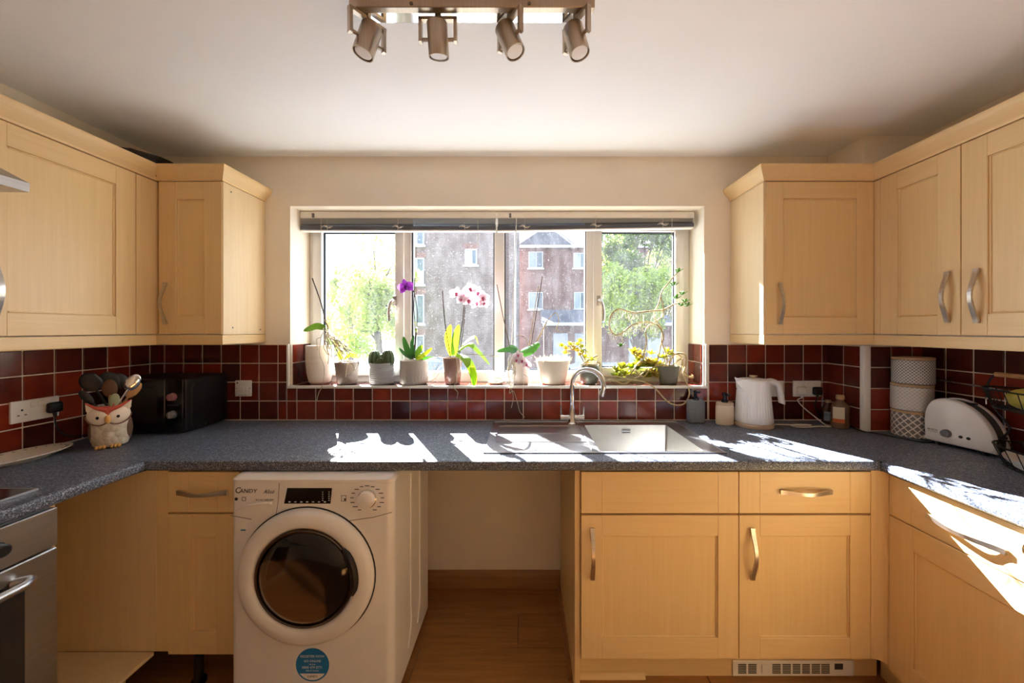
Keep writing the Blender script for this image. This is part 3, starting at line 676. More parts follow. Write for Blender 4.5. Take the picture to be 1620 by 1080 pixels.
tag(obj('pelmet', sweep(pathL, pelm, -1), M['wood_y'], angle=25), 'maple light pelmet under the cabinets above the microwave', 'moulding')
tag(obj('pelmet', sweep(pathR, pelm, 1), M['wood_y'], angle=25), 'maple light pelmet under the cabinets above the kettle', 'moulding')
# ------------------------------------------------------------------ sink and tap
t = thing('kitchen_sink', 'stainless steel inset sink with drainer and square bowl', 'sink', ((SX0 + SX1) / 2, (SY0 + SY1) / 2, ZT))
bx0, bx1, by0, by1 = .300, .722, 1.487, 1.888
dx0, dx1, dy0, dy1 = SX0 + .03, .275, 1.487, 1.888
zr = ZT + .003
mb = MB()
for q in ((SX0, SX1, SY0, by0), (SX0, SX1, by1, SY1), (SX0, dx0, by0, by1), (dx1, bx0, by0, by1), (bx1, SX1, by0, by1)): mb.box(q[0], q[1], q[2], q[3], ZT + .0002, zr)
e = .004                                        # raised lip
for q in ((SX0, SX1, SY0, SY0 + e), (SX0, SX1, SY1 - e, SY1), (SX0, SX0 + e, SY0, SY1), (SX1 - e, SX1, SY0, SY1)): mb.box(q[0], q[1], q[2], q[3], ZT + .0002, zr + .0018, .0008)
obj('rim', mb, M['steel'], t)
def loopbox(mb, x0, x1, y0, y1, r0, zt, zb, r1, ins):
    """open-topped bowl with rounded corners"""
    rings = []
    for (z, inset, r) in ((zt, 0, r0), (zb + .03, ins * .7, r0), (zb + .008, ins + .006, r1), (zb, ins + .025, r1)):
        ring = []
        for (cx, cy, a0) in ((x1 - inset - r, y1 - inset - r, 0), (x0 + inset + r, y1 - inset - r, 90), (x0 + inset + r, y0 + inset + r, 180), (x1 - inset - r, y0 + inset + r, 270)):
            for j in range(6): a = math.radians(a0 + 18 * j); ring.append((cx + r * math.cos(a), cy + r * math.sin(a), z))
        rings.append(ring)
    n = len(rings[0]); v = [p for r_ in rings for p in r_]
    f = [(i * n + j, i * n + (j + 1) % n, (i + 1) * n + (j + 1) % n, (i + 1) * n + j) for i in range(len(rings) - 1) for j in range(n)] + [tuple((len(rings) - 1) * n + j for j in range(n))]
    mb.add(v, f)
M['steel_bowl'] = simple('satin_steel_bowl', srgb(200, 198, 194), .38, 1.0, noise=.06, scale=30)
mb = MB(); loopbox(mb, bx0, bx1, by0, by1, .012, zr, ZT - .19, .02, .006); bowl = obj('bowl', mb, M['steel_bowl'], t)
mb = MB(); cx_, cy_ = (bx0 + bx1) / 2, (by0 + by1) / 2
mb.lathe([(.045, .0), (.043, .003), (.03, .003), (.028, -.002), (.0001, -.002)], 24, c=(cx_, cy_, ZT - .1885)); obj('waste_strainer', mb, M['chrome'], bowl)
ox = Xp(990, F / by1); oz = Zp(681, F / by1)
mb = MB(); mb.box(ox - .024, ox + .024, by1 - .009, by1 - .004, oz - .012, oz + .012, .003); ov = obj('overflow', mb, M['steel'], bowl)
mb = MB()
for z in (oz - .006, oz + .006): mb.box(ox - .02, ox + .02, by1 - .0098, by1 - .0088, z - .0022, z + .0022)
obj('overflow_slot', mb, M['black_plastic'], ov, smooth=False)
mb = MB(); mb.box(dx0, dx1, dy0, dy1, ZT - .004, ZT - .002)
for x, y0_, y1_ in ((0, dy0 + .13, dy0 + .134), (0, dy0 + .262, dy0 + .266)): mb.box(dx0 + .01, dx1 - .005, y0_, y1_, ZT - .002, ZT + .0005, .001)
for q in ((dx0, dx0 + .003, dy0, dy1), (dx1 - .003, dx1, dy0, dy1), (dx0, dx1, dy0, dy0 + .003), (dx0, dx1, dy1 - .003, dy1)): mb.box(q[0], q[1], q[2], q[3], ZT - .004, zr)
obj('drainer', mb, M['steel'], t)
tx, ty = Xp(905, 303), F / 303
t = thing('kitchen_tap', 'chrome swan-neck mixer tap with two lever handles behind the sink', 'tap', (tx, ty, zr))
mb = MB(); mb.lathe([(.026, 0), (.026, .004), (.021, .008), (.019, .012), (.019, .05), (.017, .056), (.015, .07), (.013, .1)], 24, c=(tx, ty, zr)); obj('base', mb, M['chrome'], t)
pts = [(tx, ty, zr + .06), (tx, ty, zr + .20)]
ra = .082; dv = Vector((.93, -.37, 0))
for i in range(15):
    a = PI - PI * 1.12 * i / 14; c0 = Vector((tx, ty, zr + .205)) + dv * ra; q = c0 + dv * (ra * math.cos(a)) + Vector((0, 0, ra * math.sin(a))); pts.append(tuple(q))
mb = MB(); mb.tube(pts, [.0125] * 2 + [.0122] * 15, 14); sp = obj('spout', mb, M['chrome'], t)
mb = MB(); e1 = Vector(pts[-1]); e0 = Vector(pts[-2]); dd = (e1 - e0).normalized(); mb.tube([e1 - dd * .004, e1 + dd * .02], .0145, 14); obj('nozzle', mb, M['chrome'], sp)
mb = MB(); mb.tube([(tx - .05, ty - .004, zr + .035), (tx + .055, ty - .004, zr + .035)], .012, 14); obj('cross_body', mb, M['chrome'], t)
for sg in (-1, 1):
    mb = MB(); x = tx + sg * .056; mb.tube([(x - sg * .01, ty - .004, zr + .035), (x + sg * .006, ty - .004, zr + .035)], .014, 14)
    mb.tube([(x, ty - .004, zr + .04), (x + sg * .004, ty - .012, zr + .094)], [.006, .0045], 10); obj('lever', mb, M['chrome'], t)
# ------------------------------------------------------------------ washing machine
sm = 432.0; YM = F / sm; mx0, mx1 = Xp(363, sm), Xp(622, sm); ymb = F / 319
t = thing('washing_machine', 'white front-loading washing machine with a round dark door and blue sticker', 'washing machine', ((mx0 + mx1) / 2, (YM + ymb) / 2, 0))
def rplan(x0, x1, y0, y1, r, n=6, bow=0.0):
    pts = [(x1, y1), (x0, y1)]
    for i in range(n + 1): a = PI + PI / 2 * i / n; pts.append((x0 + r + r * math.cos(a), y0 + r + r * math.sin(a)))
    for i in range(n + 1): a = 1.5 * PI + PI / 2 * i / n; pts.append((x1 - r + r * math.cos(a), y0 + r + r * math.sin(a)))
    return pts
mb = MB(); n_ = None
plan = rplan(mx0, mx1, YM, ymb, .028)
for a, b2, ins in ((.025, .84, 0),): mb.prism(plan, 'z', a, b2)
body = obj('body', mb, M['white_app'], t, angle=40)
mb = MB(); k = len(plan); lay = [(0, .8405), (0, .852), (.006, .860), (.016, .866)]; v = []
cxm, cym = (mx0 + mx1) / 2, (YM + ymb) / 2
for ins, z in lay:
    for (x, y) in plan: v.append((cxm + (x - cxm) * (1 - ins / .3), y + (ins * 1.6 if y < cym else 0), z))
f = [(i * k + j, i * k + (j + 1) % k, (i + 1) * k + (j + 1) % k, (i + 1) * k + j) for i in range(len(lay) - 1) for j in range(k)] + [tuple((len(lay) - 1) * k + j for j in range(k)), tuple(range(k))]
mb.add(v, f); obj('lid', mb, M['white_app'], t, angle=50)
for x in (mx0 + .06, mx1 - .06):
    for y in (YM + .06, ymb - .06):
        mb = MB(); mb.lathe([(.022, 0), (.022, .012), (.012, .014), (.012, .0255)], 14, c=(x, y, 0)); obj('foot', mb, M['black_plastic'], t)
def mxp(px): return Xp(px, sm)
def mzp(py): return Zp(py, sm)
# door
dcx, dcz = mxp(486.5), mzp(909)
RY = Matrix.Translation((dcx, YM, dcz)) @ Matrix.Rotation(PI / 2, 4, 'X')        # lathe axis points to -Y (local z)
mb = MB(RY); mb.lathe([(.251, -.001), (.251, .001), (.248, .0015)], 64); mb.lathe([(.2505, .0004), (.247, .0035), (.2465, .0005)], 64); obj('door_gap', mb, M['gasket'], t)
mb = MB(RY); mb.lathe([(.2465, .0), (.246, .014), (.240, .024), (.226, .031), (.206, .034), (.192, .032), (.184, .026), (.179, .016), (.177, .002)], 72); dr = obj('door', mb, M['white_app'], t, angle=60)
M['chrome_dark'] = simple('dark_chrome_ring', srgb(110, 100, 92), .2, 1.0)
mb = MB(RY); mb.lathe([(.179, .012), (.1785, .024), (.174, .028), (.168, .026), (.166, .012)], 72); obj('door_ring', mb, M['chrome_dark'], dr, angle=60)
M['tint'] = tint_mat('smoked_door_glass', (.74, .68, .62, 1), 1.6, .06)
mb = MB(RY); mb.lathe([(.167, .02), (.150, .034), (.12, .044), (.08, .050), (.04, .053), (.0005, .054)], 56); obj('door_glass', mb, M['tint'], dr, angle=80)
M['drum'] = simple('brown_steel_drum', srgb(196, 172, 146), .3, .5, noise=.45, scale=9)
mb = MB(RY); mb.lathe([(.170, .012), (.166, .006), (.15, .003), (.10, .0022), (.0005, .002)], 56); obj('inner_bowl', mb, M['drum'], dr, angle=60)
for (rr, zz, tt) in ((.150, .010, .005),):
    mb = MB(RY); pts = [(rr * math.cos(2 * PI * i / 40), rr * math.sin(2 * PI * i / 40), zz) for i in range(41)]; mb.tube(pts, tt, 6, cap=False); obj('bowl_rib', mb, M['chrome_dark'], dr)
mb = MB(RY); pts = []
for i in range(9):
    a = math.radians(-16 + 54 * i / 8); pts.append((.188 * math.cos(a), .188 * math.sin(a), .033))
mb.tube(pts, [.004, .012, .0145, .015, .015, .015, .0145, .012, .004], 10); obj('door_handle', mb, M['black_plastic'], dr)
# control panel
yp = YM - .0006
mb = MB(); poly = []
for i in range(13):
    a = math.radians(150 - 120 * i / 12); poly.append((dcx + .262 * math.cos(a), dcz + .262 * math.sin(a)))
seam = [(mx0 + .004, mzp(815)), (mxp(398), mzp(821))]; seam2 = [(mxp(548), mzp(824)), (mxp(590), mzp(818)), (mx1 - .004, mzp(810))]
for pa in (seam, seam2): mb = MB(); mb.strap([(x, yp - .0001, z) for x, z in pa], (0, 0, 1), .0022, .0006); obj('panel_seam', mb, M['grey_plastic'], t, smooth=False)
mb = MB(); mb.strap([(mxp(442), yp, mzp(764)), (mxp(440), yp, mzp(795)), (mxp(436), yp, mzp(818))], (1, 0, 0), .0018, .0006); obj('drawer_seam', mb, M['grey_plastic'], t, smooth=False)
mb = MB(); mb.prism([(mxp(374), mzp(808)), (mxp(388), mzp(800)), (mxp(408), mzp(796)), (mxp(431), mzp(795)), (mxp(431), mzp(809)), (mxp(427), mzp(813.5)), (mxp(414), mzp(814)), (mxp(396), mzp(811))], 'y', yp - .0008, yp)
scp = obj('detergent_drawer_pull', mb, M['white_app'], t, smooth=False)
mb = MB(); lip = [(mxp(374), mzp(807)), (mxp(388), mzp(799.5)), (mxp(408), mzp(795.5)), (mxp(431), mzp(794.5))]
mb.tube(cr([(x, yp - .006 * (1 if i else .2), z) for i, (x, z) in enumerate(lip)], 5), [.001 + .0005 * min(i, 8) for i in range(16)], 8); obj('pull_lip', mb, M['white_app'], scp)
mb = MB(); mb.prism([(mxp(455), mzp(771.5)), (mxp(525.5), mzp(771.5)), (mxp(523), mzp(796)), (mxp(450), mzp(796))], 'y', yp - .0015, yp); dsp = obj('display', mb, M['black_gloss'], t, smooth=False)
yt = yp - .0017
for i in range(7):
    mb = MB(); x = mxp(457 + i * 9.3); mb.box(x, x + .008, yt - .0002, yt, mzp(794), mzp(792.4)); obj('display_mark', mb, M['print_light'], dsp, smooth=False)
for j in range(2):
    for i in range(5):
        mb = MB(); x = mxp(510 + j * 10); z = mzp(778 + 3.3 * i); mb.box(x, x + .005, yt - .0002, yt, z, z + .0022); obj('display_mark', mb, M['print_light'], dsp, smooth=False)
RK = Matrix.Translation((mxp(581), YM, mzp(788.5))) @ Matrix.Rotation(PI / 2, 4, 'X')
mb = MB(RK); mb.lathe([(.0345, 0), (.034, .004), (.0325, .005)], 40); kb = obj('dial_ring', mb, M['chrome'], t)
mb = MB(RK); mb.lathe([(.031, .004), (.030, .018), (.026, .023), (.0001, .024)], 40); obj('dial', mb, M['white_app'], kb, angle=50)
for i in range(15):
    a = math.radians(-60 + 300 * i / 14); x = mxp(581) + .056 * math.cos(a); z = mzp(788.5) + .047 * math.sin(a)
    mb = MB(); w = .006 + .004 * random.random(); mb.box(x - w, x + w, yp - .0004, yp, z - .0014, z + .0014); obj('dial_mark', mb, M['print'], t, smooth=False)
def mtext(body, px, py, size, mat='print', **k): return text(t, body, size, face_cam(mxp(px), yp - .0002, mzp(py)), M[mat], **k)
mtext('C', 376.3, 775.6, .030, shear=.15); mtext('ANDY', 392.5, 776.6, .021, sx=1.1, shear=.15)
mtext('Alisé', 425, 777.5, .020, shear=.4)
mtext('8+5 KG 1400 RPM', 419, 790.5, .0085)
for px, ch in ((374, '●'), (386, '□')):
    mb = MB(); x, z = mxp(px), mzp(789)
    if px < 380: mb.lathe([(.006, 0), (.006, .0004)], 12, m=Matrix.Translation((x, yp, z)) @ Matrix.Rotation(PI / 2, 4, 'X'))
    else:
        for q in ((-.007, .007, -.007, -.0055), (-.007, .007, .0055, .007), (-.007, -.0055, -.007, .007), (.0055, .007, -.007, .007)): mb.box(x + q[0], x + q[1], yp - .0004, yp, z + q[2], z + q[3])
    obj('mark', mb, M['print'], t, smooth=False)
mb = MB(); x, z = mxp(544), mzp(788)
for q in ((-.009, .009, -.011, -.0095), (-.009, .009, .0095, .011), (-.009, -.0075, -.011, .011), (.0075, .009, -.011, .011), (.001, .007, -.008, 0)): mb.box(x + q[0], x + q[1], yp - .0004, yp, z + q[2], z + q[3])
obj('mark', mb, M['print'], t, smooth=False)
# small oval sticker and round blue sticker
mb = MB(); mb.lathe([(.015, 0), (.015, .0005)], 24, m=Matrix.Translation((mxp(385), yp + .0003, mzp(833))) @ Matrix.Rotation(PI / 2, 4, 'X')); st0 = obj('round_label', mb, M['white_plastic'], t)
mb = MB(); mb.box(mxp(385) - .009, mxp(385) + .009, yp - .0006, yp - .0002, mzp(839), mzp(837)); obj('label_stripe', mb, M['blue_sticker'], st0, smooth=False)
scx, scz = mxp(494.5), mzp(1051)
mb = MB(); mb.lathe([(.061, 0), (.061, .0005)], 48, m=Matrix.Translation((scx, yp + .0003, scz)) @ Matrix.Rotation(PI / 2, 4, 'X')); stk = obj('sticker', mb, M['blue_sticker'], t)
stk['label'] = 'round blue registration sticker'
mb = MB(); pts = []
for i in range(13): a = math.radians(215 + 110 * i / 12); pts.append((scx + .0555 * math.cos(a), scz + .0555 * math.sin(a)))
mb.prism(pts, 'y', yp - .0006, yp - .0002); obj('sticker_band', mb, M['white_plastic'], stk, smooth=False)
def stext(b_, dz, size, mat='print_light'): text(stk, b_, size, face_cam(scx, yp - .0008, scz + dz), M[mat])
stext('REGISTER NOW', .031, .0125); stext('GO ONLINE', .014, .0115); stext('OR CALL', .002, .006); stext('0800 479 0771', -.0095, .0125); stext('FREE OF CHARGE', -.0215, .006); stext('CANDY', -.042, .0105, 'print')
# pressed ribs on the side
for y in (YM + .20, YM + .33):
    mb = MB(); mb.tube(cr([(mx1, y, .80), (mx1 + .0015, y, .74), (mx1 + .0015, y, .30), (mx1 + .0015, y + .004, .17), (mx1, y - .03, .09)], 4), .004, 6); obj('side_rib', mb, M['white_app'], t)
# ------------------------------------------------------------------ oven, hob, hood
XO = XLF + .012
t = thing('oven', 'brushed steel built-under oven with bar handle', 'oven', (XO - .28, yO - .3, .1))
oy0, oy1 = yO - .596, yO
mb = MB(); mb.box(XL + .05, XO - .02, oy0 + .004, oy1 - .002, .12, ZTB - .002); obj('housing', mb, M['grey_plastic'], t, smooth=False)
mb = MB(); mb.box(XO - .02, XO, oy0, oy1, .752, ZTB - .004, .002); cp = obj('control_panel', mb, M['steel_z'], t)
mb = MB(); mb.box(XO - .02, XO, oy0, oy1, .13, .745, .003); dro = obj('door', mb, M['steel_z'], t)
M['oven_glass'] = simple('oven_dark_glass', srgb(44, 42, 40), .12)
pl_ = rplan(0, 1, 0, 1, .1)
def rrect(y0, y1, z0, z1, r=.02):
    o = []
    for (cy, cz, a0) in ((y1 - r, z1 - r, 0), (y0 + r, z1 - r, 90), (y0 + r, z0 + r, 180), (y1 - r, z0 + r, 270)):
        for j in range(5): a = math.radians(a0 + 22.5 * j); o.append((cy + r * math.cos(a), cz + r * math.sin(a)))
    return o
mb = MB(); mb.prism(rrect(oy0 + .075, oy1 - .075, .2, .70), 'x', XO, XO + .002); obj('window', mb, M['oven_glass'], dro)
mb = MB(); mb.tube(cr([(XO, oy1 - .10, .700), (XO + .028, oy1 - .085, .702), (XO + .05, oy1 - .105, .703), (XO + .052, oy1 - .16, .703), (XO + .052, oy0 + .16, .703), (XO + .05, oy0 + .105, .703), (XO + .028, oy0 + .085, .702), (XO, oy0 + .10, .700)], 5), .0115, 12); obj('handle', mb, M['steel_z'], dro)
for y in (oy1 - .135, oy1 - .22, oy0 + .22, oy0 + .135):
    mb = MB(); mb.lathe([(.021, 0), (.021, .006), (.017, .008), (.0165, .028), (.013, .031), (.0001, .031)], 20, m=Matrix.Translation((XO, y, .812)) @ Matrix.Rotation(PI / 2, 4, 'Y')); obj('knob', mb, M['black_plastic'], cp)
t = thing('ceramic_hob', 'black glass hob with a steel edge strip on the worktop', 'hob', (XL + .27, yO - .27, ZT))
hbx1, hby1 = Xp(62, 512), F / 512
mb = MB(); mb.box(XL + .06, hbx1 - .006, hby1 - .57, hby1 - .004, ZT + .0005, ZT + .006, .001); hg = obj('glass', mb, M['black_gloss'], t)
mb = MB()
for q in ((hbx1 - .006, hbx1, hby1 - .57, hby1), (XL + .06, hbx1, hby1 - .004, hby1), (XL + .06, hbx1, hby1 - .576, hby1 - .57)): mb.box(q[0], q[1], q[2], q[3], ZT + .0005, ZT + .007, .001)
obj('edge_strip', mb, M['steel'], t)
for (dx, dy, r_) in ((-.13, -.14, .075), (-.13, -.42, .09), (-.36, -.14, .09), (-.36, -.42, .075)):
    mb = MB(); pts = [(hbx1 + dx + r_ * math.cos(2 * PI * i / 36), hby1 + dy + r_ * math.sin(2 * PI * i / 36), ZT + .0061) for i in range(37)]; mb.tube(pts, .0008, 4, cap=False); obj('cooking_zone', mb, M['grey_plastic'], hg)
t = thing('cooker_hood', 'grey steel cooker hood canopy above the hob', 'hood', (XL + .02, yO - .3, 1.82))
hxf, hyf = Xp(47, 523), F / 523
v = [(XL + .002, hyf - .598, 1.818), (hxf, hyf - .598, 1.818), (hxf, hyf, 1.818), (XL + .002, hyf, 1.818)]
v += [(x, y, 1.845) for x, y, _ in v] + [(XL + .002, hyf - .44, 2.02), (XL + .27, hyf - .44, 2.02), (XL + .27, hyf - .16, 2.02), (XL + .002, hyf - .16, 2.02)]
f = [(0, 3, 2, 1)] + [(i, (i + 1) % 4, 4 + (i + 1) % 4, 4 + i) for i in range(4)] + [(4 + i, 4 + (i + 1) % 4, 8 + (i + 1) % 4, 8 + i) for i in range(4)] + [(8, 9, 10, 11)]
mb = MB(); mb.add(v, f); obj('canopy', mb, M['steel_z'], t, smooth=False)
mb = MB(); mb.box(XL + .002, XL + .26, hyf - .43, hyf - .17, 2.021, ZC - .001); obj('chimney', mb, M['steel_z'], t, smooth=False)
mb = MB(); mb.box(XL + .05, hxf - .05, hyf - .55, hyf - .05, 1.8155, 1.8178); obj('grease_filter', mb, M['grey_plastic'], t, smooth=False)
# ------------------------------------------------------------------ sockets and switches
def plate(name, label, Mx, w, h, par=None):
    c = Mx @ Vector((0, 0, 0)); t = thing(name, label, 'socket' if 'socket' in name else 'switch', c)
    mb = MB(Mx); mb.box(-w / 2, w / 2, -.009, 0, -h / 2, h / 2, .0025, 2); obj('faceplate', mb, M['white_plastic'], t); return t
def holes(t, Mx, u, z):
    mb = MB(Mx)
    mb.box(u - .003, u + .003, -.0095, -.0088, z + .010, z + .017); mb.box(u - .014, u - .007, -.0095, -.0088, z - .008, z - .0045); mb.box(u + .007, u + .014, -.0095, -.0088, z - .008, z - .0045)
    obj('pin_hole', mb, M['black_plastic'], t, smooth=False)
def rocker(t, Mx, u, z):
    mb = MB(Mx); mb.box(u - .008, u + .008, -.013, -.009, z - .010, z + .010, .002); obj('rocker', mb, M['white_plastic'], t)
def plug(name, label, Mx, u, z, mat, cat='plug'):
    c = Mx @ Vector((u, -.009, z)); t = thing(name, label, cat, c)
    mb = MB(Mx); mb.box(u - .024, u + .024, -.032, -.0095, z - .020, z + .024, .009, 3); obj('body', mb, M[mat], t)
    mb = MB(Mx); mb.tube([(u, -.02, z - .018), (u, -.022, z - .036)], [.007, .005], 8); obj('strain_relief', mb, M[mat], t); return t
TF = .0075   # tile face stands this far off the wall
ly = (F / 409.6 + F / 370.7) / 2
m_ = MXleft(XL + TF) @ Matrix.Translation((ly, 0, 1.078)); t = plate('double_socket', 'white double socket on the red tiles above the oval dish', m_, .148, .086)
holes(t, m_, -.042, -.008); rocker(t, m_, -.012, .022); rocker(t, m_, .012, .022)
tp = plug('plug', 'black plug in the double socket beside the owl pot', m_, .05, -.004, 'black_plastic')
mb = MB(); mb.tube(cr([m_ @ Vector((.05, -.022, -.04)), m_ @ Vector((.055, -.02, -.08)), m_ @ Vector((.09, -.014, -.13)), m_ @ Vector((.2, -.012, -.162)), m_ @ Vector((.3, -.014, -.164))], 5), .003, 6); obj('flex', mb, M['black_plastic'], tp)
m_ = MXback(YB - TF) @ Matrix.Translation((Xp(388, 290), 0, Zp(613.5, 290))); t = plate('fused_spur_switch', 'white fused spur switch on the tiles beside the microwave', m_, .087, .086)
rocker(t, m_, .018, .0); mb = MB(m_); mb.box(-.034, -.026, -.0098, -.0088, .026, .034); mb.box(-.036, -.032, -.0098, -.0088, -.002, .002); mb.box(.036, .04, -.0098, -.0088, -.002, .002); mb.box(-.022, .02, -.0094, -.0088, -.037, -.0355); obj('fuse_mark', mb, M['print'], t, smooth=False)
mb = MB(m_); mb.box(-.014, .008, -.012, -.009, -.012, .012, .002); obj('fuse_carrier', mb, M['white_plastic'], t)
m_ = MXback(YB - TF) @ Matrix.Translation((Xp(1224, 290), 0, Zp(614, 290))); t = plate('switch_plate', 'white switch plate on the tiles behind the kettle handle', m_, .087, .086)
rocker(t, m_, 0, 0); mb = MB(m_); mb.box(.034, .038, -.0098, -.0088, -.003, .003); obj('screw', mb, M['print'], t, smooth=False)
m_ = MXback(YB - TF) @ Matrix.Translation((Xp(1273.5, 290), 0, Zp(614, 290))); t = plate('double_socket', 'white double socket on the tiles holding a white plug and a black plug', m_, .150, .086)
rocker(t, m_, -.012, .026); rocker(t, m_, .012, .026)
tw = plug('plug', 'white plug with the kettle cable in the double socket', m_, -.038, -.010, 'white_plastic')
pl0 = m_ @ Vector((-.038, -.022, -.046))
ctr = [pl0, P(1262, 633, YB - .02), P(1272, 645, YB - .03), Vector((1.533, 1.948, .940)), (1.545, 1.893, ZT + .004), (1.54, 1.855, ZT + .004), (1.49, 1.86, ZT + .004), (1.42, 1.845, ZT + .004), (1.37, 1.85, ZT + .004), (1.36, 1.88, ZT + .004), (1.41, 1.89, ZT + .006), (1.45, 1.865, ZT + .009), (1.40, 1.86, ZT + .009), (1.33, 1.895, ZT + .004), (1.27, 1.90, ZT + .004)]
mb = MB(); mb.tube(cr(ctr, 6), .0032, 8); obj('flex', mb, M['pipe_white'], tw)
tb = plug('plug', 'black plug in the double socket above the small brown bottle', m_, .046, -.012, 'black_plastic')
mb = MB(); mb.tube(cr([m_ @ Vector((.046, -.022, -.05)), P(1289, 640, YB - .025), P(1296, 655, YB - .02), Vector((1.622, YB - .028, ZT + .005)), Vector((1.634, 1.91, ZT + .005)), Vector((1.634, 1.85, ZT + .005)), Vector((1.627, 1.80, ZT + .005)), Vector((1.625, 1.755, ZT + .005)), Vector((1.665, 1.725, ZT + .005)), Vector((1.72, YPL - .18, ZT + .005)), Vector((1.78, YPL - .19, ZT + .005))], 5), .0035, 6); obj('flex', mb, M['black_plastic'], tb)
# ------------------------------------------------------------------ microwave
mwx0, mwx1, mwy0, mwy1, mwz0, mwz1 = -1.995, -1.617, F / 335, YB - .012, ZT + .010, 1.166
t = thing('microwave', 'black microwave oven with two small dials in the tiled corner', 'microwave', ((mwx0 + mwx1) / 2, (mwy0 + mwy1) / 2, ZT))
M['mw_black'] = simple('black_satin_steel', srgb(18, 18, 22), .3)
mb = MB(); mb.box(mwx0, mwx1, mwy0 + .012, mwy1, mwz0, mwz1, .004); obj('case', mb, M['mw_black'], t)
xd = mwx1 - .085
mb = MB(); mb.box(mwx0, xd - .001, mwy0 - .004, mwy0 + .011, mwz0, mwz1, .003); dm = obj('door', mb, M['black_gloss'], t)
mb = MB(); mb.box(mwx0 + .03, xd - .035, mwy0 - .0048, mwy0 - .004, mwz0 + .045, mwz1 - .04); obj('window', mb, M['oven_glass'], dm, smooth=False)
mb = MB(); mb.box(xd + .001, mwx1, mwy0 - .004, mwy0 + .011, mwz0, mwz1, .003); cpm = obj('control_panel', mb, M['black_gloss'], t)
M['dial_pink'] = simple('dull_pink_dial', srgb(150, 92, 92), .4); M['dial_grey'] = simple('dull_grey_dial', srgb(110, 108, 106), .4)
for z, mt in ((mwz0 + .168, 'dial_pink'), (mwz0 + .085, 'dial_grey')):
    mb = MB(); mb.lathe([(.019, 0), (.019, .003), (.0165, .004), (.016, .018), (.013, .02), (.0001, .02)], 20, m=Matrix.Translation((mwx1 - .045, mwy0 - .004, z)) @ Matrix.Rotation(PI / 2, 4, 'X')); kq = obj('dial', mb, M[mt], cpm)
    mb = MB(); mb.box(mwx1 - .048, mwx1 - .042, mwy0 - .03, mwy0 - .023, z - .014, z + .014, .001); obj('dial_grip', mb, M[mt], kq)
mb = MB(); mb.box(mwx1 - .07, mwx1 - .02, mwy0 - .0045, mwy0 - .004, mwz0 + .127, mwz0 + .1285); obj('panel_line', mb, M['dial_grey'], cpm, smooth=False)
for x in (mwx0 + .04, mwx1 - .04):
    for y in (mwy0 + .04, mwy1 - .04): mb = MB(); mb.lathe([(.012, 0), (.012, .011)], 12, c=(x, y, ZT + .0002)); obj('foot', mb, M['black_plastic'], t)
mb = MB(); mb.lathe([(.004, 0), (.004, .001), (.0001, .0015)], 8, m=Matrix.Translation((mwx1, mwy0 + .12, mwz0 + .012)) @ Matrix.Rotation(PI / 2, 4, 'Y')); obj('screw', mb, M['chrome'], t)
mb = MB(); mb.tube([(mwx1, mwy0 + .045, mwz0 + .02), (mwx1 + .0012, mwy0 + .045, mwz0 + .2), (mwx1 + .0012, mwy0 + .055, mwz0 + .22)], .006, 6); obj('side_rib', mb, M['mw_black'], t)
# ------------------------------------------------------------------ owl pot and utensils
ox_, oy_ = -1.772, 1.565
t = thing('owl_utensil_pot', 'cream ceramic owl pot with red brow and yellow feet holding utensils', 'pot', (ox_, oy_, ZT), math.radians(40)); t.scale = (.82, .82, .98)
def owl_mat():
    m = simple('cream_glaze_feathers', srgb(222, 208, 184), .35, noise=.12, scale=30); nt = m.node_tree; b = nt.nodes['Principled BSDF']
    tc = nt.nodes.new('ShaderNodeTexCoord'); vo = nt.nodes.new('ShaderNodeTexVoronoi'); vo.inputs['Scale'].default_value = 42; nt.links.new(tc.outputs['Object'], vo.inputs['Vector'])
    bp = nt.nodes.new('ShaderNodeBump'); bp.inputs['Strength'].default_value = .9; bp.inputs['Distance'].default_value = .006; bp.invert = True; nt.links.new(vo.outputs['Distance'], bp.inputs['Height']); nt.links.new(bp.outputs[0], b.inputs['Normal'])
    return m
M['owl'] = owl_mat(); M['owl_face'] = simple('white_glaze', srgb(240, 228, 208), .28); M['owl_red'] = simple('coral_red_glaze', srgb(196, 84, 70), .3); M['owl_yel'] = simple('ochre_glaze', srgb(222, 166, 84), .3); M['owl_brown'] = simple('brown_glaze', srgb(120, 88, 70), .3)
mb = MB(); mb.lathe([(.048, 0), (.062, .008), (.072, .035), (.075, .07), (.072, .10), (.067, .118), (.069, .14), (.068, .165), (.062, .178), (.055, .180), (.053, .174), (.056, .15), (.056, .02), (.0001, .018)], 36, sy=.86)
obj('body', mb, M['owl'], t, world=False)
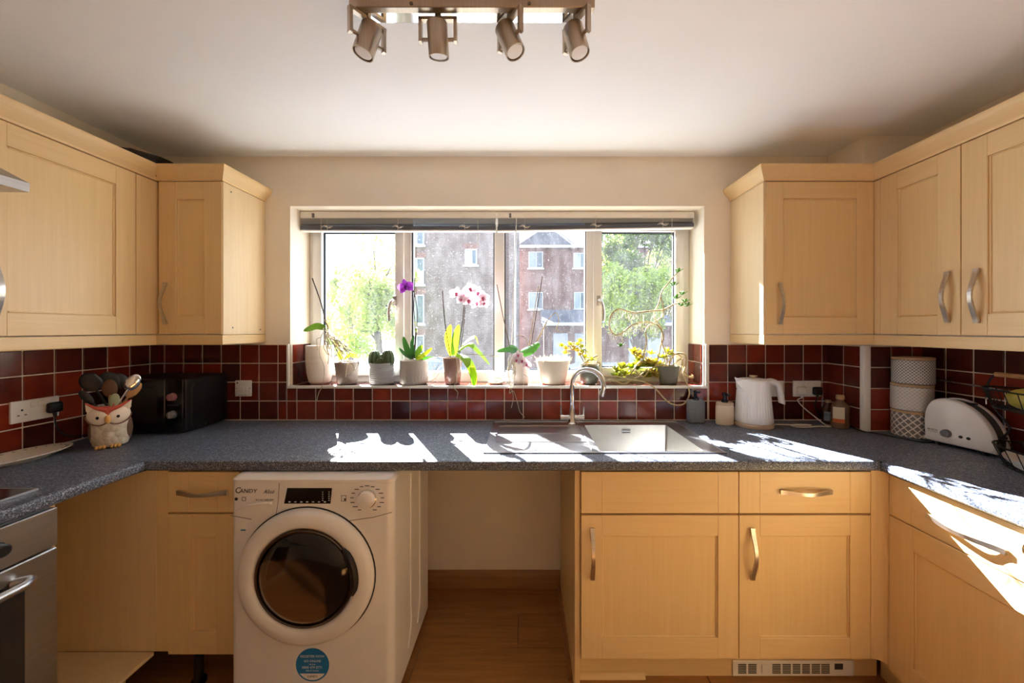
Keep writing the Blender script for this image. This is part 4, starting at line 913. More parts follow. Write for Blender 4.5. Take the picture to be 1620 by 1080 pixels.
for sg in (-1, 1):
    fm = Matrix.Translation((sg * .037, -.052, .137)) @ Matrix.Rotation(math.radians(sg * 16), 4, 'Z') @ Matrix.Rotation(math.radians(sg * -22), 4, 'Y')
    mb = MB(fm); mb.ell((0, 0, 0), .043, .014, .034); fd = obj('face_disc', mb, M['owl_face'], t, world=False)
    mb = MB(fm); mb.ell((-sg * .006, -.013, -.001), .0065, .004, .0065, 12, 8); obj('eye', mb, M['black_gloss'], fd, world=False)
    mb = MB(fm); pts = [(.044 * math.cos(a), -.004, .035 * math.sin(a)) for a in [math.radians(200 + 140 * i / 10) for i in range(11)]]; mb.tube(pts, .003, 6); obj('disc_edge', mb, M['owl_brown'], fd, world=False)
    mb = MB(); mb.prism([(sg * .03, .168), (sg * .078, .196), (sg * .076, .165), (sg * .066, .15)], 'y', -.05, -.025); obj('ear', mb, M['owl_face'], t, world=False)
    mb = MB(); mb.tube([(sg * .006, -.062, .163), (sg * .04, -.066, .176), (sg * .079, -.05, .198)], [.01, .007, .002], 8); obj('brow', mb, M['owl_red'], t, world=False)
    for j in range(3): mb = MB(); mb.ell((sg * .026 + (j - 1) * .013, -.062, .008), .008, .014, .008, 10, 6); obj('toe', mb, M['owl_yel'], t, world=False)
    mb = MB(); mb.ell((sg * .064, .008, .07), .014, .045, .05, 14, 8); obj('wing', mb, M['owl_brown'], t, world=False)
mb = MB(); mb.prism([(-.045, .180), (.045, .180), (.012, .155), (.0, .138), (-.012, .155)], 'y', -.066, -.04); obj('forehead', mb, M['owl_red'], t, world=False)
mb = MB(); mb.ell((0, -.07, .125), .012, .014, .018, 12, 8); obj('beak', mb, M['owl_yel'], t, world=False)
M['uwood'] = wood('worn_beech_spoon', srgb(190, 140, 84), srgb(150, 102, 56), (20, 20, 3), .6); M['ublack'] = simple('black_nylon', srgb(20, 19, 20), .4); M['ubrown'] = simple('burnt_wood', srgb(92, 56, 28), .6, noise=.4, scale=8); M['ugreen'] = simple('sage_silicone', srgb(150, 156, 120), .55); M['ured'] = simple('dull_red_handle', srgb(170, 80, 70), .5)
UD = Vector((.75, -.66, 0)).normalized(); UE = Vector((.66, .75, 0)).normalized()     # towards the viewer / sideways across the pot
def utensil(name, label, tpx, depth, mat, hw, hl, hmat=None, flat=.25):
    """straight utensil in its own upright layer of the pot; it leans across the opening and rests inside the rim"""
    T = (tpx[0] - 173) / 559; T = max(-.085, min(.085, T)); c = Vector((ox_, oy_, 0))
    b_ = -.045 * (1 if T > 0 else -1) if abs(T) > .06 else -.6 * T
    base = c + UE * b_ + UD * depth + Vector((0, 0, ZT + .036)); tip = c + UE * T + UD * depth * 1.8; tip.z = Zp(tpx[1], F / tip.y)
    ax = (tip - base).normalized(); neck = tip - ax * hl; t = thing(name, label, 'utensil', base)
    mb = MB(); mb.tube([base, neck + ax * .02], [.0045, .0045], 8); obj('handle', mb, M[hmat or mat], t)
    xx = UD.cross(ax).normalized(); yy_ = ax.cross(xx); q = Matrix(((xx.x, yy_.x, ax.x, 0), (xx.y, yy_.y, ax.y, 0), (xx.z, yy_.z, ax.z, 0), (0, 0, 0, 1)))
    mb = MB(); mb.ell(tip - ax * hl / 2, hw, hw * flat, hl / 2, 16, 10, m=q); obj('head', mb, M[mat], t)
utensil('ladle', 'large black nylon spoon leaning towards the socket', (133, 590), -.014, 'ublack', .032, .085, None, .22)
utensil('spatula', 'broad black spatula upright among the utensils', (168, 588), -.024, 'ublack', .034, .085, 'uwood', .12)
utensil('cooking_spoon', 'burnt brown wooden spoon in front of the black spatula', (171, 600), .026, 'ubrown', .022, .075, 'uwood', .28)
utensil('slotted_spoon', 'black nylon spoon at the back of the owl pot', (189, 590), -.034, 'ublack', .028, .07)
utensil('serving_spoon', 'shiny steel serving spoon leaning towards the microwave', (217, 592), .016, 'chrome', .024, .075, None, .3)
utensil('wooden_spoon', 'pale brown wooden spoon below the steel spoon', (221, 604), .006, 'uwood', .02, .075, None, .3)
utensil('slim_spoon', 'thin dark serving spoon lying lowest on the wall side', (121, 618), -.004, 'ublack', .014, .07, None, .45)
utensil('silicone_scraper', 'sage green silicone scraper in the middle of the owl pot', (180, 622), .034, 'ugreen', .016, .06, 'ured', .28)
# oval dish
t = thing('oval_dish', 'shallow white oval dish with a patterned rim against the tiles', 'dish', (-1.908, 1.385, ZT))
mb = MB(); mb.lathe([(.55, 0), (.6, .004), (.8, .012), (1.0, .022), (1.0, .025), (.97, .025), (.78, .016), (.58, .008), (.0001, .007)], 40, c=(0, 0, 0), m=Matrix.Diagonal((.085, .145, 1, 1)))
obj('bowl', mb, M['owl_face'], t, world=False)
M['pattern'] = simple('grey_leaf_print', srgb(130, 128, 118), .4)
for i in range(26):
    a = 2 * PI * i / 26; mb = MB(Matrix.Translation((.075 * math.cos(a), .128 * math.sin(a), .0222)) @ Matrix.Rotation(a + .5, 4, 'Z')); mb.box(-.006, .006, -.002, .002, -.0005, .0006); obj('rim_mark', mb, M['pattern'], t, world=False, smooth=False)
# ------------------------------------------------------------------ kettle
kx, ky = Xp(1190, 305), 1.892
t = thing('kettle', 'white fluted electric kettle with a beige base', 'kettle', (kx, ky, ZT))
M['beige'] = simple('beige_plastic', srgb(196, 172, 146), .5)
mb = MB(); mb.lathe([(.088, 0), (.09, .006), (.09, .016), (.084, .021), (.0001, .022)], 48); obj('power_base', mb, M['beige'], t, world=False)
def flute(a, q): return 1 + (.024 * abs(math.sin(18 * a)) if .0 < q < .62 else 0)
mb = MB(); mb.lathe([(.086, .023), (.087, .03), (.085, .05), (.0825, .08), (.080, .11), (.0775, .14), (.0755, .17), (.075, .185), (.0745, .20), (.074, .222), (.0725, .235), (.068, .238)], 108, wob=flute); kb_ = obj('body', mb, M['white_plastic'], t, world=False, angle=30)
mb = MB(); mb.lathe([(.068, .236), (.066, .240), (.03, .243), (.0001, .244)], 40); ld = obj('lid', mb, M['white_plastic'], t, world=False)
mb = MB(); mb.lathe([(.008, .243), (.009, .25), (.018, .252), (.018, .258), (.0001, .260)], 20); obj('lid_knob', mb, M['beige'], t, world=False)
mb = MB(); v = [(-.066, -.026, .238), (-.066, .026, .238), (-.098, 0, .250), (-.072, -.03, .19), (-.072, .03, .19), (-.09, 0, .225)]; mb.add(v, [(0, 2, 5, 3), (1, 4, 5, 2), (0, 1, 2), (3, 5, 4), (0, 3, 4, 1)]); obj('spout', mb, M['white_plastic'], t, world=False)
mb = MB(); mb.tube(cr([(.06, 0, .222), (.09, -.004, .228), (.118, -.008, .212), (.13, -.01, .17), (.138, -.012, .125), (.137, -.012, .115)], 5), [.010] + [.0155] * 25, 14); obj('handle', mb, M['white_plastic'], t, world=False)
# soap dispensers
def dispenser(label, x, y, w, d, h, mat, band=None, ribs=0):
    t = thing('soap_dispenser', label, 'dispenser', (x, y, ZT))
    wob = (lambda a, q: 1 + (.02 * math.cos(ribs * a) if .05 < q < .95 else 0)) if ribs else None
    if ribs:
        mb = MB(); mb.lathe([(.94, 0), (1, .004), (1, .02), (1, h * .5), (1, h - .01), (.97, h)], 120, m=Matrix.Diagonal((w / 2, d / 2, 1, 1)), wob=wob)
    else:
        mb = MB(); mb.box(-w / 2, w / 2, -d / 2, d / 2, 0, h, .010, 3)
    obj('bottle', mb, mat, t, world=False, angle=50)
    if band:
        mb = MB(); mb.lathe([(.98, h), (.98, h + .012), (.9, h + .014), (.0001, h + .0145)], 40, m=Matrix.Diagonal((w / 2, d / 2, 1, 1))); obj('collar', mb, band, t, world=False); h += .013
    mb = MB(); mb.lathe([(.016, h), (.016, h + .012), (.012, h + .014), (.008, h + .018), (.008, h + .034), (.012, h + .036), (.013, h + .05), (.0001, h + .052)], 20); p = obj('pump', mb, M['pump'], t, world=False)
    mb = MB(); mb.box(-.007, .007, -.045, 0, h + .04, h + .05, .003); obj('nozzle', mb, M['pump'], p, world=False)
    return t
M['pump'] = simple('black_chrome_pump', srgb(40, 44, 52), .15, .8)
M['stone'] = simple('grey_stone_resin', srgb(120, 124, 130), .65, noise=.15, scale=60, bump=.1)
dispenser('grey stone-effect soap dispenser with a black pump by the tiles', Xp(1100, 297), F / 297 - .004, .086, .045, .122, M['stone'])
dispenser('cream ribbed soap dispenser with a beige collar beside the kettle', Xp(1146.5, 302), F / 302, .090, .06, .10, M['cream_pot'] if 'cream_pot' in M else simple('cream_resin', srgb(222, 206, 180), .5), M['beige'], 40)
# sauce bottles
def bottle(label, x, y, prof, mat, cap, capprof, lab):
    t = thing('sauce_bottle', label, 'bottle', (x, y, ZT)); mb = MB(); mb.lathe(prof, 28, sy=.8); b_ = obj('bottle', mb, mat, t, world=False)
    mb = MB(); mb.lathe(capprof, 20); obj('cap', mb, cap, t, world=False)
    for (r, z0, z1, m2, a0, a1) in lab:
        mb = MB(); v = []; n = 12
        for i in range(n + 1):
            a = math.radians(a0 + (a1 - a0) * i / n); v += [(r * math.cos(a), .8 * r * math.sin(a), z0), (r * math.cos(a), .8 * r * math.sin(a), z1)]
        mb.add(v, [(2 * i, 2 * i + 2, 2 * i + 3, 2 * i + 1) for i in range(n)]); obj('label_print', mb, m2, t, world=False)
    return t
M['amber'] = simple('brown_sauce', srgb(70, 44, 34), .15); M['honey'] = simple('clear_brown_syrup', srgb(104, 78, 58), .12); M['gold'] = simple('gold_cap', srgb(196, 160, 112), .35)
M['lab_cream'] = simple('cream_label', srgb(226, 214, 190), .5); M['lab_orange'] = simple('orange_label', srgb(196, 96, 44), .5); M['lab_blue'] = simple('blue_grey_label', srgb(150, 160, 182), .5, noise=.5, scale=90)
b1 = bottle('small dark bottle with a pale blue label by the socket', 1.590, 1.93, [(.026, 0), (.029, .004), (.029, .075), (.024, .092), (.012, .104), (.011, .112)], M['amber'], M['gold'], [(.0125, .111), (.0125, .124), (.0001, .125)], [(.0295, .018, .066, M['lab_blue'], 200, 330)])
b2_ = bottle('larger ribbed brown bottle with a cream and orange label', 1.584, 1.848, [(.036, 0), (.041, .005), (.042, .03), (.0405, .034), (.042, .04), (.0405, .046), (.042, .052), (.0405, .058), (.042, .064), (.0405, .07), (.042, .078), (.042, .1), (.036, .118), (.022, .132), (.017, .138), (.017, .145)], M['honey'], M['gold'], [(.0175, .144), (.0175, .162), (.015, .165), (.0001, .165)], [(.0428, .042, .108, M['lab_cream'], 190, 262), (.0431, .03, .05, M['lab_orange'], 190, 262)])
# ------------------------------------------------------------------ canisters
def pattern_mat(name, kind):
    m, nt, b = mat_new(name); tc = nt.nodes.new('ShaderNodeTexCoord'); mp = nt.nodes.new('ShaderNodeMapping'); b.inputs['Roughness'].default_value = .35
    gr = nt.nodes.new('ShaderNodeVectorMath'); gr.operation = 'MULTIPLY'
    sp = nt.nodes.new('ShaderNodeSeparateXYZ'); nt.links.new(tc.outputs['Object'], sp.inputs[0])
    at = nt.nodes.new('ShaderNodeMath'); at.operation = 'ARCTAN2'; nt.links.new(sp.outputs['Y'], at.inputs[0]); nt.links.new(sp.outputs['X'], at.inputs[1])
    us = nt.nodes.new('ShaderNodeMath'); us.operation = 'MULTIPLY'; us.inputs[1].default_value = {0: 17, 1: 14, 2: 8}[kind] * 2; nt.links.new(at.outputs[0], us.inputs[0])
    vs_ = nt.nodes.new('ShaderNodeMath'); vs_.operation = 'MULTIPLY'; vs_.inputs[1].default_value = {0: 230 * 2, 1: 190 * 2, 2: 105 * 2}[kind]; nt.links.new(sp.outputs['Z'], vs_.inputs[0])
    a = nt.nodes.new('ShaderNodeMath'); a.operation = 'ADD'; nt.links.new(us.outputs[0], a.inputs[0]); nt.links.new(vs_.outputs[0], a.inputs[1])
    d = nt.nodes.new('ShaderNodeMath'); d.operation = 'SUBTRACT'; nt.links.new(us.outputs[0], d.inputs[0]); nt.links.new(vs_.outputs[0], d.inputs[1])
    outs = []
    for q in (a, d):
        c = nt.nodes.new('ShaderNodeMath'); c.operation = 'COSINE'; h = nt.nodes.new('ShaderNodeMath'); h.operation = 'MULTIPLY'; h.inputs[1].default_value = .5; nt.links.new(q.outputs[0], h.inputs[0]); nt.links.new(h.outputs[0], c.inputs[0])
        ab = nt.nodes.new('ShaderNodeMath'); ab.operation = 'ABSOLUTE'; nt.links.new(c.outputs[0], ab.inputs[0]); outs.append(ab)
    mn = nt.nodes.new('ShaderNodeMath'); mn.operation = 'MINIMUM' if kind != 0 else 'MULTIPLY'; nt.links.new(outs[0].outputs[0], mn.inputs[0]); nt.links.new(outs[1].outputs[0], mn.inputs[1])
    gt = nt.nodes.new('ShaderNodeMath'); gt.operation = 'GREATER_THAN'; gt.inputs[1].default_value = {0: .38, 1: .3, 2: .34}[kind]; nt.links.new(mn.outputs[0], gt.inputs[0])
    mx = nt.nodes.new('ShaderNodeMix'); mx.data_type = 'RGBA'; g = {0: srgb(128, 128, 132), 1: srgb(196, 192, 188), 2: srgb(122, 118, 114)}[kind]
    if kind == 0: mx.inputs['A'].default_value = srgb(226, 220, 210); mx.inputs['B'].default_value = g
    else: mx.inputs['A'].default_value = srgb(232, 226, 216); mx.inputs['B'].default_value = g
    nt.links.new(gt.outputs[0], mx.inputs['Factor']); nt.links.new(mx.outputs['Result'], b.inputs['Base Color']); return m
M['bamboo'] = wood('bamboo_lid', srgb(200, 168, 128), srgb(178, 144, 104), (6, 6, 30), .5)
cxx, cyy = 1.802, 1.711
for i, lab in enumerate(('white canister with bold grey leaf lattice, lowest of the stack', 'white canister with faint basketweave pattern, middle of the stack', 'white canister with small grey diamond pattern, topmost of the stack')):
    z = ZT + i * .1225; r_ = .0725
    t = thing('canister', lab, 'canister', (cxx + (.001, -.002, .003)[i], cyy, z))
    mb = MB(); mb.lathe([(r_ - .006, 0), (r_, .004), (r_, .108), (r_ - .004, .110)], 48); obj('jar', mb, pattern_mat('canister_pattern', (2, 1, 0)[i]), t, world=False)
    mb = MB(); mb.lathe([(r_ - .004, .110), (r_ + .0005, .111), (r_ + .0005, .121), (r_ - .003, .1222), (.0001, .1222)], 48); obj('lid', mb, M['bamboo'], t, world=False)
# ------------------------------------------------------------------ toaster
A_ = Vector((1.757, 1.622)); B_ = Vector((1.802, 1.408)); ud = (B_ - A_); Lt = ud.length; ud.normalize(); nd = Vector((-ud.y, ud.x))     # nd points to the wall
ang = math.atan2(ud.y, ud.x)
t = thing('toaster', 'white and charcoal toaster with a rounded sloping side', 'toaster', (A_.x, A_.y, ZT), ang)
tp_ = [(.05, 0), (1, 0), (1.005, .03), (.985, .062), (.93, .098), (.82, .138), (.66, .17), (.46, .188), (.28, .19), (.14, .178), (.05, .15), (.005, .11), (0, .06), (.015, .02)]
def smoothpoly(pp, n=4):
    k = len(pp); out = []
    for i in range(k):
        p0, p1, p2, p3 = [Vector(pp[(i + j - 1) % k]) for j in range(4)]
        if i in (0, 1): out.append(tuple(p1)); continue
        for j in range(n):
            q = j / n; w = .5 * ((2 * p1) + (p2 - p0) * q + (2 * p0 - 5 * p1 + 4 * p2 - p3) * q * q + (3 * p1 - p0 - 3 * p2 + p3) * q ** 3); out.append((w.x, w.y))
    return out
tpp = smoothpoly(tp_)
def shell(y0, y1, sc, mat, name, domes=True):
    mb = MB(); n = len(tpp); lay = ((y0 + .012, 1.0), (y0 + .004, .97), (y0, .92)) if domes == 'f' else (((y0, sc),) if not domes else ((y0, 1.0),))
    layers = [(y1, sc)] + list(lay); v = []
    for y, s_ in layers:
        for (u, z) in tpp: v.append((.5 * Lt + (u - .5) * Lt * s_, y, .012 + .09 * (1 - s_) + z * s_))
    f = [(i * n + j, i * n + (j + 1) % n, (i + 1) * n + (j + 1) % n, (i + 1) * n + j) for i in range(len(layers) - 1) for j in range(n)] + [tuple(range(n)), tuple((len(layers) - 1) * n + j for j in range(n))]
    mb.add(v, f); return obj(name, mb, mat, t, world=False, angle=45)
M['charcoal'] = simple('charcoal_plastic', srgb(62, 64, 66), .45)
fs = shell(0, .022, 1.0, M['white_app'], 'front_shell', 'f'); shell(.0225, .072, .94, M['charcoal'], 'core', False); shell(.0725, .085, .99, M['white_app'], 'rear_shell')
mb = MB(); mb.box(.22 * Lt, .66 * Lt, .036, .058, .185, .194, .003); obj('slot', mb, M['black_plastic'], t, world=False)
mb = MB(); mb.box(Lt * .93, Lt * 1.04, .036, .056, .07, .082, .004); obj('lever', mb, M['charcoal'], t, world=False)
def tfront(u, z): return Matrix.Translation((u * Lt, 0, z)) @ Matrix.Rotation(PI / 2, 4, 'X')
mb = MB(tfront(.36, .058)); mb.lathe([(.0165, 0), (.0165, .005), (.0145, .014), (.0001, .015)], 24); obj('dial', mb, M['grey_plastic'], fs, world=False)
for u, mt in ((.56, 'black_plastic'), (.665, 'black_plastic')):
    mb = MB(tfront(u, .055)); mb.lathe([(.006, 0), (.006, .003), (.0001, .004)], 14); obj('button', mb, M[mt], fs, world=False)
for u in (.2, .85):
    for y in (.012, .072): mb = MB(); mb.lathe([(.009, 0), (.008, .0135)], 10, c=(u * Lt, y, .0002)); obj('foot', mb, M['black_plastic'], t, world=False)
wt = wm(t)
text(fs, 'BOSCH', .0105, wt @ tfront(.15, .062) @ Matrix.Translation((0, 0, .0008)), M['print']); text(fs, 'private collection', .0045, wt @ tfront(.15, .054) @ Matrix.Translation((0, 0, .0008)), M['print'])
# ------------------------------------------------------------------ two-tier wire basket and fruit
t = thing('wire_fruit_basket', 'two-tier black wire fruit basket with a wooden handle', 'basket', (1.79, 1.152, ZT))
M['wire'] = simple('black_wire', srgb(20, 20, 22), .4, .3)
def tier(z0, z1, ax, ay, name, cy0=0.0):
    mb = MB(Matrix.Translation((0, cy0, 0)))
    def ell_(s_, z, r): mb.tube([(ax * s_ * math.cos(2 * PI * i / 40), ay * s_ * math.sin(2 * PI * i / 40), z) for i in range(41)], r, 6, cap=False)
    ell_(1, z1, .0032); ell_(.86, z0 + .003, .0028); ell_(.5, z0 + .003, .002)
    for i in range(28):
        a = 2 * PI * i / 28; c, s_ = math.cos(a), math.sin(a); mb.tube([(ax * c, ay * s_, z1), (ax * .86 * c, ay * .86 * s_, z0 + .003), (ax * .5 * c, ay * .5 * s_, z0 + .003)], .0017, 5)
    for x in (-.4, 0, .4): mb.tube([(ax * x, -ay * .8, z0 + .003), (ax * x, ay * .8, z0 + .003)], .0017, 5)
    obj(name, mb, M['wire'], t, world=False)
tier(.002, .075, .125, .235, 'lower_basket'); tier(.205, .275, .105, .21, 'upper_basket', .06)
for sg in (-1, 1):
    mb = MB(); mb.tube(cr([(0, sg * .2, .005), (0, sg * .24, .06), (0, sg * .205, .13), (0, sg * .22 + .03, .2), (0, sg * .21 + .06, .275), (0, sg * .19 + .06, .322)], 5), .0034, 6); obj('frame_wire', mb, M['wire'], t, world=False)
mb = MB(); mb.tube([(0, -.12, .325), (0, .245, .325)], .009, 10); obj('wooden_handle', mb, M['uwood'], t, world=False)
def fruit(name, label, x, y, z, r, mat, sc=(1, 1, 1)):
    t = thing(name, label, 'fruit', (x, y, z)); mb = MB(); mb.ell((0, 0, r * sc[2]), r * sc[0], r * sc[1], r * sc[2], 18, 12); obj('flesh', mb, mat, t, world=False)
    mb = MB(); mb.tube([(0, r * sc[1] * .96, r * sc[2]), (0, r * sc[1] * 1.1, r * sc[2] + .004)], .003, 6); obj('stalk', mb, M['uwood'], t, world=False)
M['mango'] = simple('yellow_green_skin', srgb(190, 170, 66), .4, noise=.3, scale=12); M['orange'] = simple('brown_onion_skin', srgb(168, 108, 62), .45, noise=.25, scale=12)
fruit('mango', 'yellow-green mango in the upper wire basket', 1.765, 1.285, ZT + .2105, .045, M['mango'], (.9, 1.3, .85))
fruit('mango', 'ripe yellow mango behind the greener one in the upper basket', 1.82, 1.15, ZT + .2105, .045, simple('ripe_yellow_skin', srgb(206, 176, 70), .4, noise=.2, scale=12), (.9, 1.3, .85))
fruit('onion', 'brown onion lying in the lower wire basket', 1.80, 1.225, ZT + .018, .042, M['orange'])
fruit('onion', 'brown onion behind another in the lower wire basket', 1.83, 1.115, ZT + .018, .042, M['orange'])
t = thing('paper_liner', 'white paper lining the lower wire basket', 'paper', (1.79, 1.152, ZT + .007)); mb = MB(); n = 40; v = [(0, 0, .004)]
for k_, (sc_, z) in enumerate(((.5, .002), (.8, .003), (.93, .032))):
    for i in range(n): a = 2 * PI * i / n; v.append((.125 * sc_ * math.cos(a) * .97, .235 * sc_ * math.sin(a) * .97, z + .004 * math.sin(5 * a) * (k_ == 2)))
f = [(0, 1 + i, 1 + (i + 1) % n) for i in range(n)] + [(1 + k_ * n + i, 1 + (k_ + 1) * n + i, 1 + (k_ + 1) * n + (i + 1) % n, 1 + k_ * n + (i + 1) % n) for k_ in range(2) for i in range(n)]
mb.add(v, f); obj('sheet', mb, M['white_plastic'], t, world=False)
# grey cutlery rail with hooks behind the toaster
t = thing('wire_rack_rail', 'thin chrome rail hanging on the tiles behind the toaster', 'rail', (XR - .02, 1.45, 1.16))
mb = MB(); mb.tube([(XR - .03, 1.73, 1.172), (XR - .03, 1.26, 1.155)], .004, 8); obj('rail', mb, M['chrome'], t)
for y in (1.70, 1.47, 1.29):
    mb = MB(); mb.tube([(XR - .008, y, 1.165), (XR - .03, y, 1.165)], .004, 6); obj('bracket', mb, M['chrome'], t)
for y in (1.70, 1.505):
    mb = MB(); mb.tube(cr([(XR - .03, y, 1.170), (XR - .04, y - .004, 1.15), (XR - .036, y + .004, 1.12), (XR - .04, y, 1.095)], 4), .0025, 6); obj('hook', mb, M['chrome'], t)
# wrapped tray on top of the cabinets
t = thing('wrapped_tray', 'black tray in crumpled clear plastic on top of the corner cabinet', 'tray', (-1.84, 1.74, UZ1 + .002))
mb = MB(); mb.lathe([(.10, 0), (.13, .02), (.15, .10), (.152, .105), (.14, .10), (.12, .03), (.0001, .02)], 28); obj('tray', mb, M['mw_black'], t, world=False)
M['film'] = tint_mat('clear_film', (.8, .8, .8, 1), 1.35, .15)
mb = MB(); n = 26; v = []
for i in range(n):
    for j in range(7):
        a = 2 * PI * i / n; q = j / 6; r_ = (.155 + .012 * random.random()) * (1 - q * .95); v.append((r_ * math.cos(a), r_ * math.sin(a), .075 + .055 * q ** .5 + .018 * random.random()))
mb.add(v, [(i * 7 + j, ((i + 1) % n) * 7 + j, ((i + 1) % n) * 7 + j + 1, i * 7 + j + 1) for i in range(n) for j in range(6)]); obj('film', mb, M['film'], t, world=False, smooth=False)
# ------------------------------------------------------------------ ceiling spotlight bar
lx0, lx1, lyc = Xp(560, 552), Xp(938, 552), F / 552
t = thing('ceiling_spotlight_bar', 'brushed nickel ceiling bar with four adjustable spotlights', 'light', ((lx0 + lx1) / 2, lyc, ZC))
mb = MB(); mb.box(lx0, lx1, lyc - .032, lyc - .010, ZC - .046, ZC - .002, .002); obj('bar', mb, M['bronze'], t)
mb = MB(); mb.box(lx0 + .03, lx1 - .03, lyc - .009, lyc + .03, ZC - .04, ZC - .002, .002); obj('ceiling_plate', mb, M['chrome'], t)
for px in (652, 837):
    mb = MB(); mb.lathe([(.005, 0), (.005, .002), (.0001, .003)], 12, m=Matrix.Translation((Xp(px, 565), lyc - .032, ZC - .037)) @ Matrix.Rotation(PI / 2, 4, 'X')); obj('screw', mb, M['chrome_dark'], t)
m_lens = bpy.data.materials.new('led_lens'); m_lens.use_nodes = True; bb_ = m_lens.node_tree.nodes['Principled BSDF']; bb_.inputs['Base Color'].default_value = (.85, .85, .85, 1); bb_.inputs['Roughness'].default_value = .25
for (hx, hy, tx_, ty_, fwd, yaw) in ((588, 40, 575, 88, -.10, .9), (693, 38, 693, 88, .28, 0), (797, 40, 816, 86, -.12, -.9), (906, 40, 917, 88, -.12, -1.0)):
    a = P(hx, hy, lyc + .0); b = P(tx_, ty_, lyc); ax = (b - a); ax.y = fwd * ax.length; ax.normalize(); Lc = .088; mid = (a + b) / 2
    q = (-ax).to_track_quat('Z', 'Y').to_matrix().to_4x4(); Ms = Matrix.Translation(mid) @ q
    mb = MB(Ms); r_ = .029; mb.lathe([(.0001, Lc / 2), (r_ - .003, Lc / 2), (r_, Lc / 2 - .004), (r_, -Lc / 2), (r_ - .0025, -Lc / 2), (r_ - .0025, -Lc / 2 + .012)], 28); sh = obj('spot_shade', mb, M['bronze'], t, angle=40)
    mb = MB(Ms); mb.lathe([(r_ - .003, -Lc / 2 + .010), (r_ - .006, -Lc / 2 + .003), (.012, -Lc / 2 + .001), (.0001, -Lc / 2 + .003)], 24); obj('bulb', mb, m_lens, sh)
    top = Vector((mid.x, lyc, ZC - .046)); side = Vector((math.cos(yaw), math.sin(yaw), 0)); w = .050
    mb = MB(); zt_ = top.z - .008; wd = Vector((0, 0, 1)).cross(side)
    pl3 = [mid + side * w * -1 + Vector((0, 0, -.008)), Vector((mid.x, mid.y, zt_)) - side * w, Vector((mid.x, mid.y, zt_)) + side * w, mid + side * w + Vector((0, 0, -.008))]
    for p0, p1 in ((0, 1), (1, 2), (2, 3)):
        d_ = (pl3[p1] - pl3[p0]).normalized() * .005 * (p0 != 0) ; mb.strap([pl3[p0] - (d_ if p0 == 1 else d_ * 0), pl3[p1] + (d_ if p0 == 1 else d_ * 0)], wd, .014, .009)
    br_ = obj('bracket', mb, M['bronze'], sh, smooth=False)
    mb = MB(); mb.tube([mid - side * w, mid + side * w], .005, 8); obj('pivot', mb, M['bronze'], sh)
    mb = MB(); mb.tube([Vector((mid.x, mid.y, zt_)), Vector((mid.x, lyc, ZC - .04))], .009, 10); obj('stem', mb, M['bronze'], sh)
# ------------------------------------------------------------------ plants on the sill
ZS = WZ0 + .0005
YS = YB + .075
M['pot_white'] = simple('white_ceramic', srgb(236, 228, 218), .45, noise=.04, scale=20); M['pot_taupe'] = simple('taupe_ceramic', srgb(150, 134, 124), .5); M['pot_grey'] = simple('grey_ribbed_ceramic', srgb(168, 170, 168), .5)
M['pot_brown'] = simple('brown_lustre_ceramic', srgb(128, 98, 88), .2); M['pot_cream'] = simple('cream_stoneware', srgb(222, 212, 194), .6, noise=.05, scale=30); M['pot_dark'] = simple('dark_green_grey_plastic', srgb(96, 96, 84), .35); M['pot_sage'] = simple('sage_plastic', srgb(104, 106, 92), .4)
M['soil'] = simple('bark_compost', srgb(112, 88, 66), .9, noise=.5, scale=60, bump=.6); M['moss'] = simple('pale_moss_bark', srgb(196, 180, 150), .9, noise=.4, scale=80, bump=.6)
M['leaf'] = leafmat('orchid_leaf', srgb(66, 96, 40), srgb(110, 150, 30), .4); M['leaf_dark'] = leafmat('dark_orchid_leaf', srgb(44, 84, 44), srgb(70, 130, 40), .3); M['leaf_lime'] = leafmat('lime_orchid_leaf', srgb(110, 130, 36), srgb(172, 182, 28), .5)
M['leaf_young'] = leafmat('succulent_leaf', srgb(142, 150, 66), srgb(208, 204, 72), .5); M['leaf_jade'] = leafmat('jade_leaf', srgb(170, 160, 80), srgb(222, 202, 98), .5)
M['stem_dark'] = simple('dark_flower_stem', srgb(70, 54, 44), .6); M['cane'] = simple('brown_cane', srgb(104, 78, 58), .6); M['root'] = simple('pale_aerial_root', srgb(206, 196, 172), .7, noise=.2, scale=30); M['vine'] = simple('straw_vine_stem', srgb(190, 170, 124), .6, noise=.25, scale=25)
M['petal_p'] = leafmat('purple_petal', srgb(140, 50, 160), srgb(170, 70, 190), .45); M['petal_w'] = leafmat('white_petal', srgb(216, 200, 206), srgb(206, 184, 192), .4); M['lip_pink'] = leafmat('magenta_speckle', srgb(176, 90, 120), srgb(220, 110, 150), .4); M['lip_dark'] = leafmat('deep_purple_lip', srgb(110, 20, 130), srgb(150, 30, 170), .4)
M['cactus'] = simple('cactus_green', srgb(78, 98, 60), .7, noise=.3, scale=40); M['spine'] = simple('pale_spine', srgb(190, 186, 150), .6); M['straw'] = leafmat('dry_straw', srgb(226, 208, 164), srgb(250, 230, 180), .4)
def sill(px, y=YS): return Vector((Xp(px, F / y), y, ZS))
def pot(t, prof, mat, soil=None, n=40, wob=None):
    mb = MB(); mb.lathe(prof, n, wob=wob); p = obj('pot', mb, mat, t, world=False, angle=50)
    if soil: mb = MB(); mb.lathe([(soil[0], soil[1]), (soil[0] * .6, soil[1] + .006), (.0001, soil[1] + .009)], 24); obj('compost', mb, soil[2], t, world=False)
    return p
def potprof(rb, rt, h, lip=.004):
    return [(rb * .92, 0), (rb, .004), (rb + (rt - rb) * .5, h * .5), (rt, h - .006), (rt, h), (rt - lip, h), (rt - lip - .002, h - .02), (rt - lip - .004, h - .03), (.0001, h - .031)]
